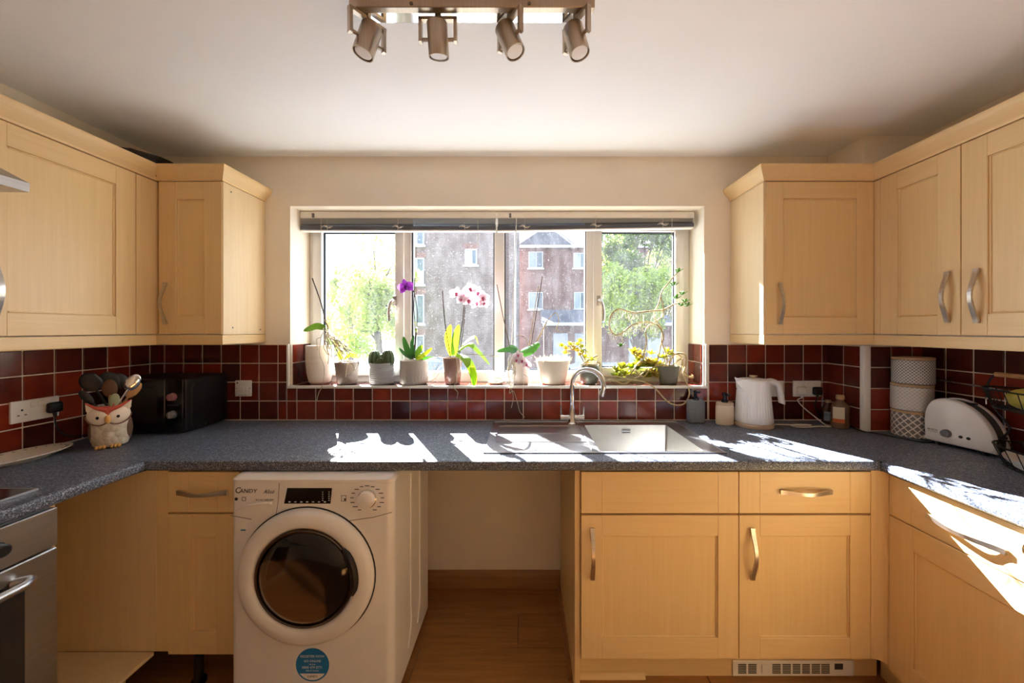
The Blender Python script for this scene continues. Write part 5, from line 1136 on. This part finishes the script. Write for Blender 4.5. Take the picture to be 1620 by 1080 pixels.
def leaf(t, pts, w, mat, side=(1, 0, 0), fold=.2, tip=.12, name='leaf'):
    q = cr(pts, 6); n = len(q); ws = [w * max(tip if i < n - 1 else .02, min(1, math.sin(PI * min(1, (.18 + .82 * i / (n - 1)))) ** .6)) for i in range(n)]
    mb = MB(); mb.ribbon(q, ws, side, fold); return obj(name, mb, M[mat], t, angle=80)
def pxp(L, y=YS, dy=None): return [P(a, b_, y + (dy[i] if dy else 0)) for i, (a, b_) in enumerate(L)]
def stick(t, L, r, mat, y=YS, name='cane', n=6, dy=None):
    mb = MB(); mb.tube(cr(pxp(L, y, dy), 5) if len(L) > 2 else pxp(L, y, dy), r, n); return obj(name, mb, M[mat], t)
def hang(t, L, r=.0017, mat='root'):
    mb = MB(); mb.tube(cr([P(a, b_, y) for a, b_, y in L], 5), r, 5); obj('aerial_root', mb, M[mat], t)
def roots(t, lists, r=.0016, mat='root', y=YS, name='aerial_root'):
    for L in lists:
        dy = [random.uniform(-.02, .02) for _ in L]
        stick(t, L, r, mat, y, name, 5, dy)
def flower(t, c, R, mat, lipm, seed, name='flower'):
    rnd = random.Random(seed); c = Vector(c); tx_, tz_ = rnd.uniform(-.35, .35), rnd.uniform(-.3, .2); Rm = Matrix.Translation(c) @ Matrix.Rotation(tx_, 4, 'Z') @ Matrix.Rotation(tz_, 4, 'X') @ Matrix.Rotation(rnd.uniform(-.3, .3), 4, 'Y')
    mb = MB(Rm)
    for (a, l, w) in ((90, 1, .62), (215, .95, .55), (325, .95, .55), (168, 1.0, .98), (12, 1.0, .98)):
        ar = math.radians(a); d = Vector((math.cos(ar), 0, math.sin(ar))); s_ = Vector((-math.sin(ar), 0, math.cos(ar))); v = []; n = 7
        for i in range(n):
            q = i / (n - 1); ww = w * R * .5 * math.sin(PI * min(1, .12 + .86 * q)) ** .7; b_ = -.14 * R * math.sin(PI * q) - (.02 * R if w > .9 else 0)
            for k in (-1, 0, 1): p_ = d * (R * l * q) + s_ * (ww * k); v.append((p_.x, b_ + abs(k) * .06 * R, p_.z))
        mb.add(v, [(i * 3 + j, i * 3 + j + 1, i * 3 + 4 + j, i * 3 + 3 + j) for i in range(n - 1) for j in range(2)])
    f_ = obj(name, mb, M[mat], t, angle=80)
    mb = MB(Rm); mb.ell((0, -.16 * R, -.12 * R), .16 * R, .16 * R, .24 * R, 10, 8); mb.ell((.0, -.1 * R, .05 * R), .22 * R, .08 * R, .16 * R, 10, 8); obj('lip', mb, M[lipm], f_)
    return f_
# 1 tall white pot
t = thing('flower_pot', 'tall empty white ceramic pot in the corner of the sill', 'pot', sill(506, YS + .012))
pot(t, [(.045, 0), (.055, .01), (.066, .06), (.071, .12), (.0715, .135), (.070, .14), (.0715, .146), (.071, .215), (.067, .216), (.064, .19), (.05, .03), (.0001, .025)], M['pot_white'])
# 2 bare orchid in taupe pot
t = thing('potted_orchid', 'straggly flowerless orchid with tangled bare roots in a taupe pot', 'plant', sill(549))
pot(t, potprof(.052, .065, .125), M['pot_taupe'], (.06, .112, M['moss']))
stick(t, [(541, 570), (522, 530), (508, 480), (494, 440)], .0032, 'stem_dark', name='flower_spike'); stick(t, [(545, 570), (530, 540), (514, 505)], .004, 'vine', name='stem')
leaf(t, pxp([(514, 519), (502, 516), (490, 520), (480, 523)], YS - .02), .038, 'leaf', (0, .3, 1)); leaf(t, pxp([(540, 568), (537, 560), (539, 553)]), .022, 'leaf_lime'); leaf(t, pxp([(545, 566), (555, 560), (564, 566)], dy=(0, -.02, -.03)), .03, 'leaf_lime', (0, .5, 1))
R_ = random.Random(3)
for k in range(22):
    x, y = 514 + R_.uniform(-2, 6), 516 + R_.uniform(-3, 14); L = [(x, y)]; dx = R_.uniform(-4, 11); dyy = R_.uniform(7, 13)
    for j in range(4): x += dx + R_.uniform(-5, 5); y += dyy + R_.uniform(-5, 5); L.append((min(x, 572), min(y, 604)))
    dl = [-.01 + .02 * R_.uniform(-1, 1) for _ in L]; near = min(x_ for x_, _ in L) < 534
    for j, (x_, y_) in enumerate(L):                      # roots beside the tall white pot hang in front of it; lower ones hang in front of their own pot
        if (near and y_ > 530) or (y_ > 566 and 528 < x_ < 570): dl[j] = -.078
    stick(t, L, .002, 'root' if k % 3 else 'vine', YS, 'aerial_root', 5, dl)
hang(t, [(560, 562, YS - .062), (567, 575, YS - .072), (558, 588, YS - .074), (549, 592, YS - .074)], .0024); hang(t, [(552, 568, YS - .066), (548, 585, YS - .072), (547, 597, YS - .074)], .0024)
hang(t, [(512, 518, YS - .03), (508, 535, YS - .07), (506, 560, YS - .078), (513, 580, YS - .078), (512, 600, YB - .02), (509, 612, YB - .018), (504, 622, YB - .018), (501, 634, YB - .018)], .0020)
# 3 cactus
t = thing('potted_cactus', 'three-lobed green cactus in a grey ribbed pot', 'plant', sill(604))
pot(t, [(.058, 0), (.064, .006)] + [(.064 + (.0016 if i % 2 else -.0012), .006 + i * .0055) for i in range(1, 20)] + [(.064, .118), (.059, .118), (.057, .1), (.0001, .098)], M['pot_grey'], (.057, .104, M['soil']))
def ribbed(a, q): return 1 + .1 * math.cos(10 * a)
for (x, y_, z, r, h) in ((-.038, -.005, .098, .032, .09), (.036, -.004, .098, .034, .094), (.0, .012, .098, .03, .07), (0, -.02, .098, .024, .05)):
    k = 12; prof = [(max(1e-4, r * math.sin(PI * (.12 + .88 * i / k)) ** .75), h * (1 - math.cos(PI * i / k)) / 2) for i in range(k + 1)]
    mb = MB(); mb.lathe(prof, 60, c=(x, y_, z), wob=ribbed); lb = obj('lobe', mb, M['cactus'], t, world=False, angle=80)
    mb = MB()
    for i in range(10):
        for j in range(2, 11):
            a = 2 * PI * i / 10; rr = prof[j][0] * 1.1; c0 = Vector((x + rr * math.cos(a), y_ + rr * math.sin(a), z + prof[j][1]))
            for q in range(3):
                d = Vector((math.cos(a) + R_.uniform(-.6, .6), math.sin(a) + R_.uniform(-.6, .6), R_.uniform(-.5, .7))).normalized() * .008; s_ = d.orthogonal().normalized() * .0004
                mb.add([c0 - s_, c0 + s_, c0 + d], [(0, 1, 2)])
    sp_ = obj('spines', mb, M['spine'], lb, world=False, smooth=False); sp_['kind'] = 'stuff'
# 4 purple orchid
t = thing('potted_orchid', 'orchid with one purple flower in a grey zigzag-embossed pot', 'plant', sill(655))
def zig(a, q): return 1 + (.022 * math.cos(26 * a + 9 * math.sin(q * 22)) if .06 < q < .5 else 0)
pot(t, [(.066, 0), (.074, .006)] + [(.076, .006 + i * .0105) for i in range(1, 12)] + [(.076, .132), (.071, .132), (.069, .11), (.0001, .108)], simple('warm_grey_ceramic', srgb(172, 164, 154), .55), (.07, .112, M['moss']), n=104, wob=zig)
stick(t, [(653, 568), (657, 530), (655, 490), (656, 440)], .0028, 'stem_dark', name='cane'); stick(t, [(655, 568), (660, 500), (655, 462), (647, 452)], .0024, 'stem_dark', name='flower_spike')
leaf(t, pxp([(652, 567), (644, 552), (638, 532)]), .035, 'leaf_dark', (1, .2, 0)); leaf(t, pxp([(652, 567), (640, 560), (631, 550)], dy=(0, -.02, -.03)), .024, 'leaf_dark', (0, .6, 1)); leaf(t, pxp([(658, 566), (668, 562), (684, 550)], dy=(0, -.03, -.04)), .034, 'leaf_lime', (0, .5, 1)); leaf(t, pxp([(655, 566), (652, 545), (655, 530)], dy=(0, -.02, -.04)), .022, 'leaf_dark'); leaf(t, pxp([(660, 567), (674, 566), (690, 565)], dy=(0, -.01, .0)), .02, 'leaf_dark', (0, .5, 1)); leaf(t, pxp([(656, 567), (664, 553), (668, 546)], dy=(0, .02, .03)), .034, 'leaf')
flower(t, P(642, 454, YS - .03), .046, 'petal_p', 'lip_dark', 2)
roots(t, [[(676, 567), (688, 566), (700, 562)], [(688, 575), (682, 590), (672, 602)], [(690, 600), (682, 596), (676, 601)], [(700, 578), (690, 588), (684, 604)], [(695, 590), (686, 600), (676, 604)]], .0017, 'root', YS - .01)
# 5 white orchid
t = thing('potted_orchid', 'tall orchid with a cluster of pink-centred white flowers in a brown pot', 'plant', sill(716))
pot(t, potprof(.042, .056, .146), M['pot_brown'], (.05, .132, M['moss']), n=40, wob=lambda a, q: 1 + .012 * math.cos(14 * a))
stick(t, [(713, 566), (704, 510), (700, 459)], .0028, 'stem_dark', name='cane'); stick(t, [(722, 566), (731, 515), (735, 480), (742, 462)], .0028, 'stem_dark', name='flower_spike'); stick(t, [(726, 566), (733, 520), (736, 486)], .0022, 'stem_dark', name='cane')
leaf(t, pxp([(716, 562), (709, 535), (713, 513)], dy=(0, .01, .02)), .042, 'leaf_lime'); leaf(t, pxp([(718, 562), (721, 535), (726, 513)], dy=(0, -.02, -.02)), .042, 'leaf'); leaf(t, pxp([(722, 560), (736, 540), (752, 532), (757, 545)], dy=(0, -.01, .0, .0)), .044, 'leaf_lime', (0, 1, .4)); leaf(t, pxp([(722, 558), (742, 544), (758, 556), (775, 577)], dy=(0, -.02, -.04, -.05)), .04, 'leaf', (.2, 1, .6)); leaf(t, pxp([(724, 560), (738, 568), (748, 588), (750, 611)], dy=(0, -.05, -.09, -.1)), .05, 'leaf', (1, .4, .2)); leaf(t, pxp([(746, 580), (750, 596), (750, 611)], YS - .098), .034, 'leaf_lime', (1, .2, 0))
for i, (x, y, r) in enumerate(((722, 465, .042), (733, 468, .042), (744, 458, .044), (756, 464, .042), (764, 472, .040), (742, 476, .042), (754, 480, .040), (766, 480, .03), (730, 474, .034))):
    flower(t, P(x, y, YS - .02 - .012 * (i % 3)), r, 'petal_w', 'lip_pink', 20 + i)
roots(t, [[(702, 566), (690, 565), (676, 568)], [(700, 568), (692, 580), (684, 596)], [(728, 565), (738, 560), (770, 562), (790, 563)], [(727, 566), (728, 580), (726, 596)]], .0018, 'root', YS - .068)
hang(t, [(722, 566, YS - .06), (724, 585, YS - .07), (722, 604, YB - .02), (717, 612, YB - .018), (724, 620, YB - .018), (723, 630, YB - .018)])
# 6 soap dish
t = thing('soap_dish', 'small white oval dish with a bar of soap on the sill', 'dish', sill(785))
mb = MB(); mb.lathe([(.75, 0), (.9, .003), (1, .012), (.98, .013), (.8, .008), (.0001, .007)], 28, m=Matrix.Diagonal((.046, .034, 1, 1))); obj('dish', mb, M['pot_cream'], t, world=False)
mb = MB(); mb.ell((0, 0, .026), .036, .026, .017); obj('soap', mb, M['pot_white'], t, world=False)
# 7 white pot, drooping spotted flower
t = thing('potted_orchid', 'low orchid with broad dark leaves and spotted flowers in a white pot', 'plant', sill(824))
pot(t, potprof(.042, .051, .122), M['pot_white'], (.046, .11, M['moss']))
stick(t, [(810, 562), (800, 520), (786, 450)], .0026, 'cane'); stick(t, [(838, 560), (846, 510), (858, 437)], .0026, 'cane'); stick(t, [(835, 562), (841, 520), (852, 452)], .0022, 'vine')
stick(t, [(840, 556), (858, 525), (868, 504), (880, 495), (884, 508), (880, 520), (886, 525)], .0022, 'vine', name='dry_spike'); stick(t, [(838, 558), (854, 530), (866, 506)], .002, 'vine', name='dry_spike'); stick(t, [(810, 538), (820, 530), (832, 536), (836, 552)], .002, 'root', name='aerial_root')
leaf(t, pxp([(824, 560), (806, 554), (786, 556)], dy=(0, -.02, -.03)), .045, 'leaf_dark', (0, .7, .6)); leaf(t, pxp([(824, 558), (840, 552), (853, 542)], dy=(0, -.03, -.04)), .062, 'leaf_dark', (0, .5, .8), tip=.6); leaf(t, pxp([(822, 560), (812, 550), (803, 548)], dy=(0, .02, .03)), .04, 'leaf_dark', (0, .8, .5))
for i, (x, y) in enumerate(((820, 562), (826, 571), (833, 577), (817, 570))): flower(t, P(x, y, YS - .06), .03, 'petal_w', 'lip_pink', 60 + i)
for k in range(16):
    x, y = R_.uniform(806, 816), R_.uniform(558, 568); L = [(x, y)]
    for j in range(3): x = min(max(x + R_.uniform(-7, 4), 804), 818); y += R_.uniform(8, 14); L.append((x, min(y, 600)))
    stick(t, L, .0014, 'root', YS, 'aerial_root', 5, [R_.uniform(-.02, .0)] + [R_.uniform(-.072, -.058) for _ in L[1:]])
hang(t, [(808, 564, YS - .03), (803, 585, YS - .07), (808, 606, YB - .02), (806, 622, YB - .018), (812, 618, YB - .018), (818, 634, YB - .018), (822, 650, YB - .018), (830, 660, YB - .018)]); hang(t, [(810, 566, YS - .03), (805, 590, YS - .07), (806, 606, YB - .02), (812, 626, YB - .018), (809, 645, YB - .018)]); hang(t, [(829, 592, YS - .062), (840, 600, YS - .068), (846, 604, YS - .07)])
# 8 cream bowl of dry straw
t = thing('flower_pot', 'wide cream stoneware pot full of dry straw-like stems', 'plant', sill(875, YS + .01))
pot(t, potprof(.068, .098, .135, .006), M['pot_cream'], (.088, .116, M['moss']))
mb = MB(); o_ = sill(875, YS + .01)
for k in range(420):
    a = R_.uniform(0, 2 * PI); r = .085 * math.sqrt(R_.random()); c0 = o_ + Vector((r * math.cos(a), r * math.sin(a), .118)); d = Vector((R_.uniform(-1, 1), R_.uniform(-1, 1), R_.uniform(.1, 1.1))).normalized() * R_.uniform(.02, .05); s_ = d.orthogonal().normalized() * .0009; mb.add([c0 - s_, c0 + s_, c0 + d + s_ * .4, c0 + d - s_ * .4], [(0, 1, 2, 3)])
st_ = obj('straw', mb, M['straw'], t, smooth=False); st_['kind'] = 'stuff'
# 9, 10 trailing succulents
def rosette(t, c, R, mat, n=10, seed=0):
    rnd = random.Random(seed); mb = MB()
    for i in range(n):
        a = 2.4 * i; el = math.radians(75 - 75 * i / n); d = Vector((math.cos(a) * math.cos(el), math.sin(a) * math.cos(el), math.sin(el))); l = R * (.6 + .5 * i / n)
        mid = Vector(c) + d * l * .55 + Vector((0, 0, rnd.uniform(-.1, .1) * R)); up = d.orthogonal().normalized()
        q = d.to_track_quat('Z', 'Y').to_matrix().to_4x4(); mb.ell(mid, R * .2, R * .07, l * .5, 8, 5, m=q)
    return obj('rosette', mb, M[mat], t, angle=80)
t = thing('potted_succulent', 'yellow-green succulent in a round dark green pot behind the tap', 'plant', sill(932))
pot(t, [(.038, 0), (.046, .006), (.056, .045), (.058, .075), (.055, .1), (.053, .105), (.05, .1), (.048, .08), (.0001, .078)], M['pot_dark'], (.048, .088, M['soil']))
stick(t, [(922, 576), (930, 570), (945, 562)], .005, 'vine', name='stem'); stick(t, [(928, 578), (920, 566), (914, 556), (902, 552)], .0032, 'vine', name='stem'); stick(t, [(930, 578), (922, 562), (918, 545)], .0032, 'vine', name='stem'); stick(t, [(944, 585), (949, 575), (943, 572)], .005, 'vine', name='stem')
for i, (x, y) in enumerate(((888, 548), (895, 553), (902, 546), (908, 552), (914, 546), (918, 541), (920, 550), (913, 556), (922, 558), (917, 562), (926, 566), (894, 560), (936, 570), (929, 574))): rosette(t, P(x, y, YS + R_.uniform(-.02, .03)), .034, 'leaf_jade' if i % 2 else 'leaf_young', 9, i)
t = thing('trailing_succulent', 'sprawling curly-stemmed succulent with dangling roots in a sage green pot', 'plant', sill(1057, YS - .005))
pot(t, potprof(.047, .060, .102), M['pot_sage'], (.054, .088, M['soil']))
def cp(L): return [(930 + a / 6.355, 470 + b_ / 6.355) for a, b_ in L]
S1 = cp([(690, 690), (730, 500), (760, 400), (720, 300), (640, 255), (540, 250), (430, 290), (340, 360), (270, 375), (220, 300), (230, 190), (300, 120), (400, 140), (480, 155), (600, 140), (750, 125), (870, 70), (960, 50)])
S2 = cp([(700, 700), (560, 640), (590, 450), (580, 340), (620, 280), (740, 200), (760, 120), (735, 0)]); S3 = cp([(800, 690), (790, 580), (740, 450), (745, 320), (680, 230), (665, 150), (710, 70), (745, -60), (790, -120), (900, -250)])
S4 = cp([(940, 770), (1000, 880), (1020, 980), (960, 1075), (850, 1075), (770, 1020), (680, 920), (560, 850), (420, 830), (280, 795), (140, 795)]); S5 = cp([(800, 700), (850, 600), (900, 565), (980, 580), (985, 680), (960, 760), (1010, 800), (1060, 790)]); S6 = cp([(720, 690), (600, 660), (530, 650), (480, 700), (420, 780), (340, 790)])
S7 = cp([(850, 690), (900, 640), (950, 620), (940, 700), (920, 790), (960, 830)]); S8 = cp([(690, 690), (620, 730), (560, 800), (500, 760), (470, 720)]); S9 = cp([(750, 690), (800, 560), (860, 560), (940, 600), (960, 720), (1000, 790), (1060, 810), (1040, 770)]); S10 = cp([(200, 830), (260, 830), (340, 870), (400, 860), (440, 830), (520, 790), (600, 720)])
def wob_(L, a): return [a * math.sin(1.7 * i) for i in range(len(L))]
for L, r, y, a in ((S1, .0042, YS - .01, .025), (S2, .0034, YS, .02), (S3, .0034, YS + .005, .02), (S5, .0052, YS - .01, .015), (S6, .0045, YS - .02, .02), (S7, .004, YS - .01, .02), (S8, .004, YS - .03, .015), (S9, .0036, YS + .015, .02), (S10, .0034, YS - .05, .01)): stick(t, L, r, 'vine', y, 'stem', 7, wob_(L, a))
mb = MB(); pts = [P(L[0], L[1], YB - .03 + (.06 * max(0, 1 - i / 2)) + (.055 * max(0, (i - 6) / 4))) for i, L in enumerate(S4)]; mb.tube(cr(pts, 5), .0042, 7); obj('stem', mb, M['vine'], t)
mb = MB()
for L, k0, k1 in ((S1, 3, 16),):
    q = cr(pxp(L, YS - .01, wob_(L, .025)), 10)
    for i in range(k0 * 10, k1 * 10):
        if R_.random() < .95:
            p0 = q[i]; l = R_.uniform(.02, .065); mb.tube([p0, p0 + Vector((R_.uniform(-.006, .006), R_.uniform(-.008, .008), -l * .5)), p0 + Vector((R_.uniform(-.012, .012), R_.uniform(-.012, .012), -l))], .0011, 3, cap=False)
hr = obj('hanging_roots', mb, M['root'], t, smooth=False); hr['kind'] = 'stuff'
for i in range(44): x, y = R_.uniform(960, 1052), R_.uniform(573, 598); rosette(t, P(x, y, YS + R_.uniform(-.005, .06)), .046, ('leaf_young', 'leaf_jade', 'leaf_young', 'leaf_lime')[i % 4], 9, 90 + i)
for i in range(14): x, y = R_.uniform(1000, 1064), R_.uniform(556, 574); rosette(t, P(x, y, YS + R_.uniform(.0, .06)), .042, ('leaf_young', 'leaf_jade')[i % 2], 9, 190 + i)
for i, (x, y) in enumerate(((1073, 430), (1066, 452), (1080, 466), (1084, 478), (1078, 484), (1088, 484), (982, 548), (1070, 472))): rosette(t, P(x, y, YS), .034, 'leaf', 8, 290 + i)
# ------------------------------------------------------------------ outside: ground, houses, trees, cars
ZG = -1.15
mb = MB(); mb.box(-60, 60, YB + .31, 90, ZG - .2, ZG); struct(obj('ground', mb, M['asphalt'], smooth=False))
M['ow'] = simple('white_window_frame', srgb(186, 194, 204), .4); M['og'] = simple('far_window_glass', srgb(90, 106, 120), .1); M['curt'] = simple('net_curtain', srgb(150, 166, 176), .7); M['fascia'] = simple('white_fascia', srgb(196, 198, 202), .5)
def owin(par, x0, x1, z0, z1, y, split=.55, curtain=True):
    f = .06; mb = MB(); mb.box(x0, x1, y - .05, y + .05, z0, z0 + f); mb.box(x0, x1, y - .05, y + .05, z1 - f, z1); mb.box(x0, x0 + f, y - .05, y + .05, z0 + f, z1 - f); mb.box(x1 - f, x1, y - .05, y + .05, z0 + f, z1 - f)
    xm = x0 + (x1 - x0) * split; mb.box(xm - f / 2, xm + f / 2, y - .05, y + .05, z0 + f, z1 - f); w = obj('window', mb, M['ow'], par, smooth=False)
    for k, (a, c) in enumerate(((x0 + f, xm - f / 2), (xm + f / 2, x1 - f))): mb = MB(); mb.box(a, c, y - .01, y + .01, z0 + f, z1 - f); obj('pane', mb, M['curt'] if (k == 0 and curtain) else M['og'], w, smooth=False)
    mb = MB(); mb.box(x0 - .08, x1 + .08, y - .12, y, z0 - .1, z0); obj('window_sill', mb, M['fascia'], w, smooth=False)
    mb = MB(); mb.box(x0 - .08, x1 + .08, y - .02, y + .02, z1, z1 + .28); obj('lintel', mb, M['brick'], w, smooth=False)
# near block (left of the view)
YA = 18.0; sA = F / YA
t = thing('apartment_block', 'tall grey-brown brick block with white bay panels beyond the purple orchid', 'building', (Xp(735, sA), YA + 3, ZG))
ax0, ax1 = Xp(642, sA), Xp(819, sA)
mb = MB(); mb.box(ax0, ax1, YA, YA + 5, ZG, 9.6); obj('wall', mb, M['brick_far'], t, smooth=False)
owin(t, Xp(736, sA), Xp(755, sA), Zp(419, sA), Zp(394, sA), YA)
for z0_, z1_ in ((365, 388), (408, 450), (466, 512), (530, 560)):
    a, c = Xp(648, sA), Xp(671.5, sA); owin(t, a, c, Zp(z1_, sA), Zp(z0_, sA), YA - .02, .5, True)
mb = MB(); mb.box(Xp(648, sA), Xp(671.5, sA), YA - .06, YA, Zp(450, sA), Zp(429, sA)); obj('bay_panel', mb, M['fascia'], t, smooth=False)
mb = MB(); mb.tube([(Xp(815, sA), YA - .1, ZG), (Xp(815, sA), YA - .1, 9.4)], .05, 8); obj('downpipe', mb, M['fascia'], t)
mb = MB(); mb.prism([(YA - .4, 9.6), (YA + 5.4, 9.6), (YA + 2.5, 11.6)], 'x', ax0 - .3, ax1 + .3); obj('roof', mb, M['slate'], t, smooth=False)
# house across the road
YH = 24.0; sH = F / YH
t = thing('brick_house', 'brick house with a dark gable and white eaves board beyond the sink', 'building', (Xp(940, sH), YH + 3, ZG))
hx0, hx1h = Xp(818, sH), Xp(1240, sH); ze = Zp(392, sH)
mb = MB(); mb.box(hx0, hx1h, YH, YH + 8, ZG, ze); obj('wall', mb, M['brick'], t, smooth=False)
for (a, c, z0_, z1_) in ((836, 859, 424, 398), (907, 926, 424, 400), (836, 859, 489, 462), (908, 926, 489, 462), (975, 998, 424, 398), (975, 998, 489, 462), (1040, 1062, 489, 462)): owin(t, Xp(a, sH), Xp(c, sH), Zp(z0_, sH), Zp(z1_, sH), YH)
mb = MB(); mb.box(hx0 - .1, Xp(1240, sH), YH - .35, YH - .25, ze - .05, ze + .12); obj('eaves_board', mb, M['fascia'], t, smooth=False)
zr_ = Zp(374, sH) + 1.1
mb = MB(); mb.prism([(YH - .35, ze + .1), (YH + 8.3, ze + .1), (YH + 4, zr_)], 'x', hx0 - .2, hx1h + .2); obj('roof', mb, M['slate'], t, smooth=False)
mb = MB(); gx0, gx1, gp = Xp(819, sH), Xp(905, sH), Xp(866, sH); mb.prism([(gx0, ze + .12), (gx1, ze + .12), (gp, Zp(358, sH))], 'y', YH - .3, YH + 4); obj('gable', mb, M['slate'], t, smooth=False)
mb = MB(); mb.tube([(gx1 + .1, YH - .36, ze + .2), (gp, YH - .36, Zp(358, sH) + .1)], .09, 4); mb.tube([(gx0 - .1, YH - .36, ze + .2), (gp, YH - .36, Zp(358, sH) + .1)], .09, 4); obj('barge_board', mb, M['fascia'], t)
# porch and garages
YG = 20.5; sG = F / YG
t = thing('garage_row', 'low slate-roofed porch with white doors in front of the brick house', 'building', (Xp(965, sG), YG + 1, ZG))
g0, g1 = Xp(858, sG), Xp(1120, sG)
mb = MB(); mb.box(g0 + .1, g1, YG + .2, YG + 2.6, ZG, Zp(511, sG)); obj('wall', mb, M['brick'], t, smooth=False)
mb = MB(); mb.prism([(YG - .4, Zp(511, sG)), (YG + 2.8, Zp(511, sG)), (YG + 2.4, Zp(486, sG))], 'x', g0, g1); obj('roof', mb, M['slate'], t, smooth=False)
mb = MB(); mb.box(g0, g1, YG - .46, YG - .4, Zp(515, sG), Zp(510, sG)); obj('eaves_board', mb, M['fascia'], t, smooth=False)
M['gdoor'] = simple('pale_blue_white_door', srgb(168, 176, 190), .5)
for a, c in ((875, 899), (910, 930), (996, 1020), (1026, 1050)): mb = MB(); mb.box(Xp(a, sG), Xp(c, sG), YG + .1, YG + .22, ZG, Zp(527, sG), .03); obj('door', mb, M['gdoor'], t)
# trees
def treeleaf(name, c1, tr):
    m = leafmat(name, c1, tr, .5); return m
def tree(name, label, base, H_, crown, n, mat, lsize, seed, clumps):
    rnd = random.Random(seed); t = thing(name, label, 'tree', base, group=None); base = Vector(base); mb = MB()
    tops = []
    mb.tube(cr([base, base + Vector((.1, 0, H_ * .3)), base + Vector((-.1, .1, H_ * .6)), base + Vector((0, 0, H_ * .85))], 4), [.2 - .014 * i for i in range(13)], 8); trunk = obj('trunk', mb, M['bark'], t)
    cl = []
    for k in range(clumps):
        while True:
            q = Vector((rnd.uniform(-1, 1), rnd.uniform(-1, 1), rnd.uniform(-1, 1)))
            if q.length < 1: break
        c = base + Vector((q.x * crown[0], q.y * crown[1], crown[2] + q.z * crown[3])); cl.append((c, rnd.uniform(.35, .8)))
        mb = MB(); s0 = base + Vector((0, 0, rnd.uniform(.3, .7) * H_)); mb.tube(cr([s0, (s0 + c) / 2 + Vector((0, 0, .2)), c], 3), [.05, .045, .04, .035, .03, .02, .012], 5); obj('branch', mb, M['bark'], t)
    v = []; f = []
    for k in range(n):
        c, r = cl[rnd.randrange(len(cl))]; d = Vector((rnd.gauss(0, 1), rnd.gauss(0, 1), rnd.gauss(0, 1))).normalized() * r * rnd.random() ** .4; p = c + d
        a = Vector((rnd.gauss(0, 1), rnd.gauss(0, 1), rnd.gauss(0, 1))).normalized(); b_ = a.orthogonal().normalized(); l = lsize * rnd.uniform(.6, 1.2); i = len(v)
        v += [p - a * l, p + b_ * l * .5, p + a * l, p - b_ * l * .5]; f.append((i, i + 1, i + 2, i + 3))
    mb = MB(); mb.v = v; mb.f = f; fo = obj('foliage', mb, mat, t, smooth=False); fo['kind'] = 'stuff'
    return t
M['bark'] = simple('tree_bark', srgb(96, 84, 74), .9, noise=.3, scale=8)
M['tl1'] = leafmat('pale_green_foliage', srgb(120, 136, 76), srgb(200, 205, 110), .5, .5); M['tl2'] = leafmat('olive_foliage', srgb(96, 116, 66), srgb(170, 185, 80), .5, .5); M['tl3'] = leafmat('yellow_green_foliage', srgb(126, 146, 60), srgb(205, 215, 80), .5, .5)
tree('tree', 'loose pale tree seen through the pane above the cactus', (-6.1, 15, ZG), 5.6, (1.9, 1.5, 4.1, 2.4), 7000, M['tl1'], .10, 1, 26)
tree('tree', 'low bushy tree behind the straggly flowerless orchid', (-6.9, 12.0, ZG), 3.6, (1.7, 1.0, 2.1, 1.3), 5000, M['tl3'], .08, 2, 18)
tree('tree', 'dense leafy green tree beyond the curly-stemmed succulent', (5.2, 16.4, ZG), 6.5, (2.3, 1.4, 5.0, 2.7), 26000, M['tl2'], .11, 3, 60)
tree('tree', 'yellow-green leafy tree in front of the garage row', (4.0, 13.2, ZG), 4.8, (1.2, .9, 3.7, 1.4), 9000, M['tl3'], .09, 4, 20)
tree('tree', 'tall tree far behind the low bushy one', (-11.5, 24, ZG), 6.5, (2.4, 2, 4.6, 2.2), 5000, M['tl1'], .14, 5, 18)
mb = MB(); mb.box(-16, -4.6, 10.6, 17.0, ZG, ZG + .03); struct(obj('lawn', mb, M['grass'], smooth=False))
# parked cars
def car(label, x, y, rz, col):
    t = thing('car', label, 'car', (x, y, ZG), rz); pm = simple('car_paint', col, .25, coat=.5)
    def sec(poly, w0, w1, name, mat, zsplit=None):
        mb = MB(); n = len(poly); v = [(px_, -(w1 if pz > .95 else w0), pz) for px_, pz in poly] + [(px_, (w1 if pz > .95 else w0), pz) for px_, pz in poly]
        mb.add(v, [(i, (i + 1) % n, n + (i + 1) % n, n + i) for i in range(n)] + [tuple(range(n)), tuple(range(n, 2 * n))]); return obj(name, mb, mat, t, world=False, angle=30)
    sec([(-2.05, .3), (2.0, .3), (2.1, .55), (2.0, .72), (1.2, .88), (-1.9, .92), (-2.1, .7)], .86, .86, 'body', pm)
    sec([(-1.85, .9), (1.15, .88), (.45, 1.36), (-1.2, 1.38)], .8, .62, 'windows', M['og']); sec([(-1.35, 1.37), (.55, 1.35), (.2, 1.46), (-1.0, 1.47)], .62, .6, 'roof', pm)
    for sx_ in (-1.3, 1.3):
        for sy in (-.8, .8):
            mb = MB(); mb.lathe([(.0001, -.1), (.2, -.1), (.31, -.09), (.32, 0), (.31, .09), (.2, .1), (.0001, .1)], 20, m=Matrix.Translation((sx_, sy, .32)) @ Matrix.Rotation(PI / 2, 4, 'X')); obj('wheel', mb, M['black_plastic'], t, world=False)
car('blue-grey parked car beyond the tall white orchid', -3.0, 13.6, .1, srgb(128, 146, 172)); car('white parked car beyond the cactus', -4.2, 9.6, .05, srgb(230, 232, 234)); car('silver parked car in front of the garage row', 2.7, 11.4, -.05, srgb(176, 184, 194))
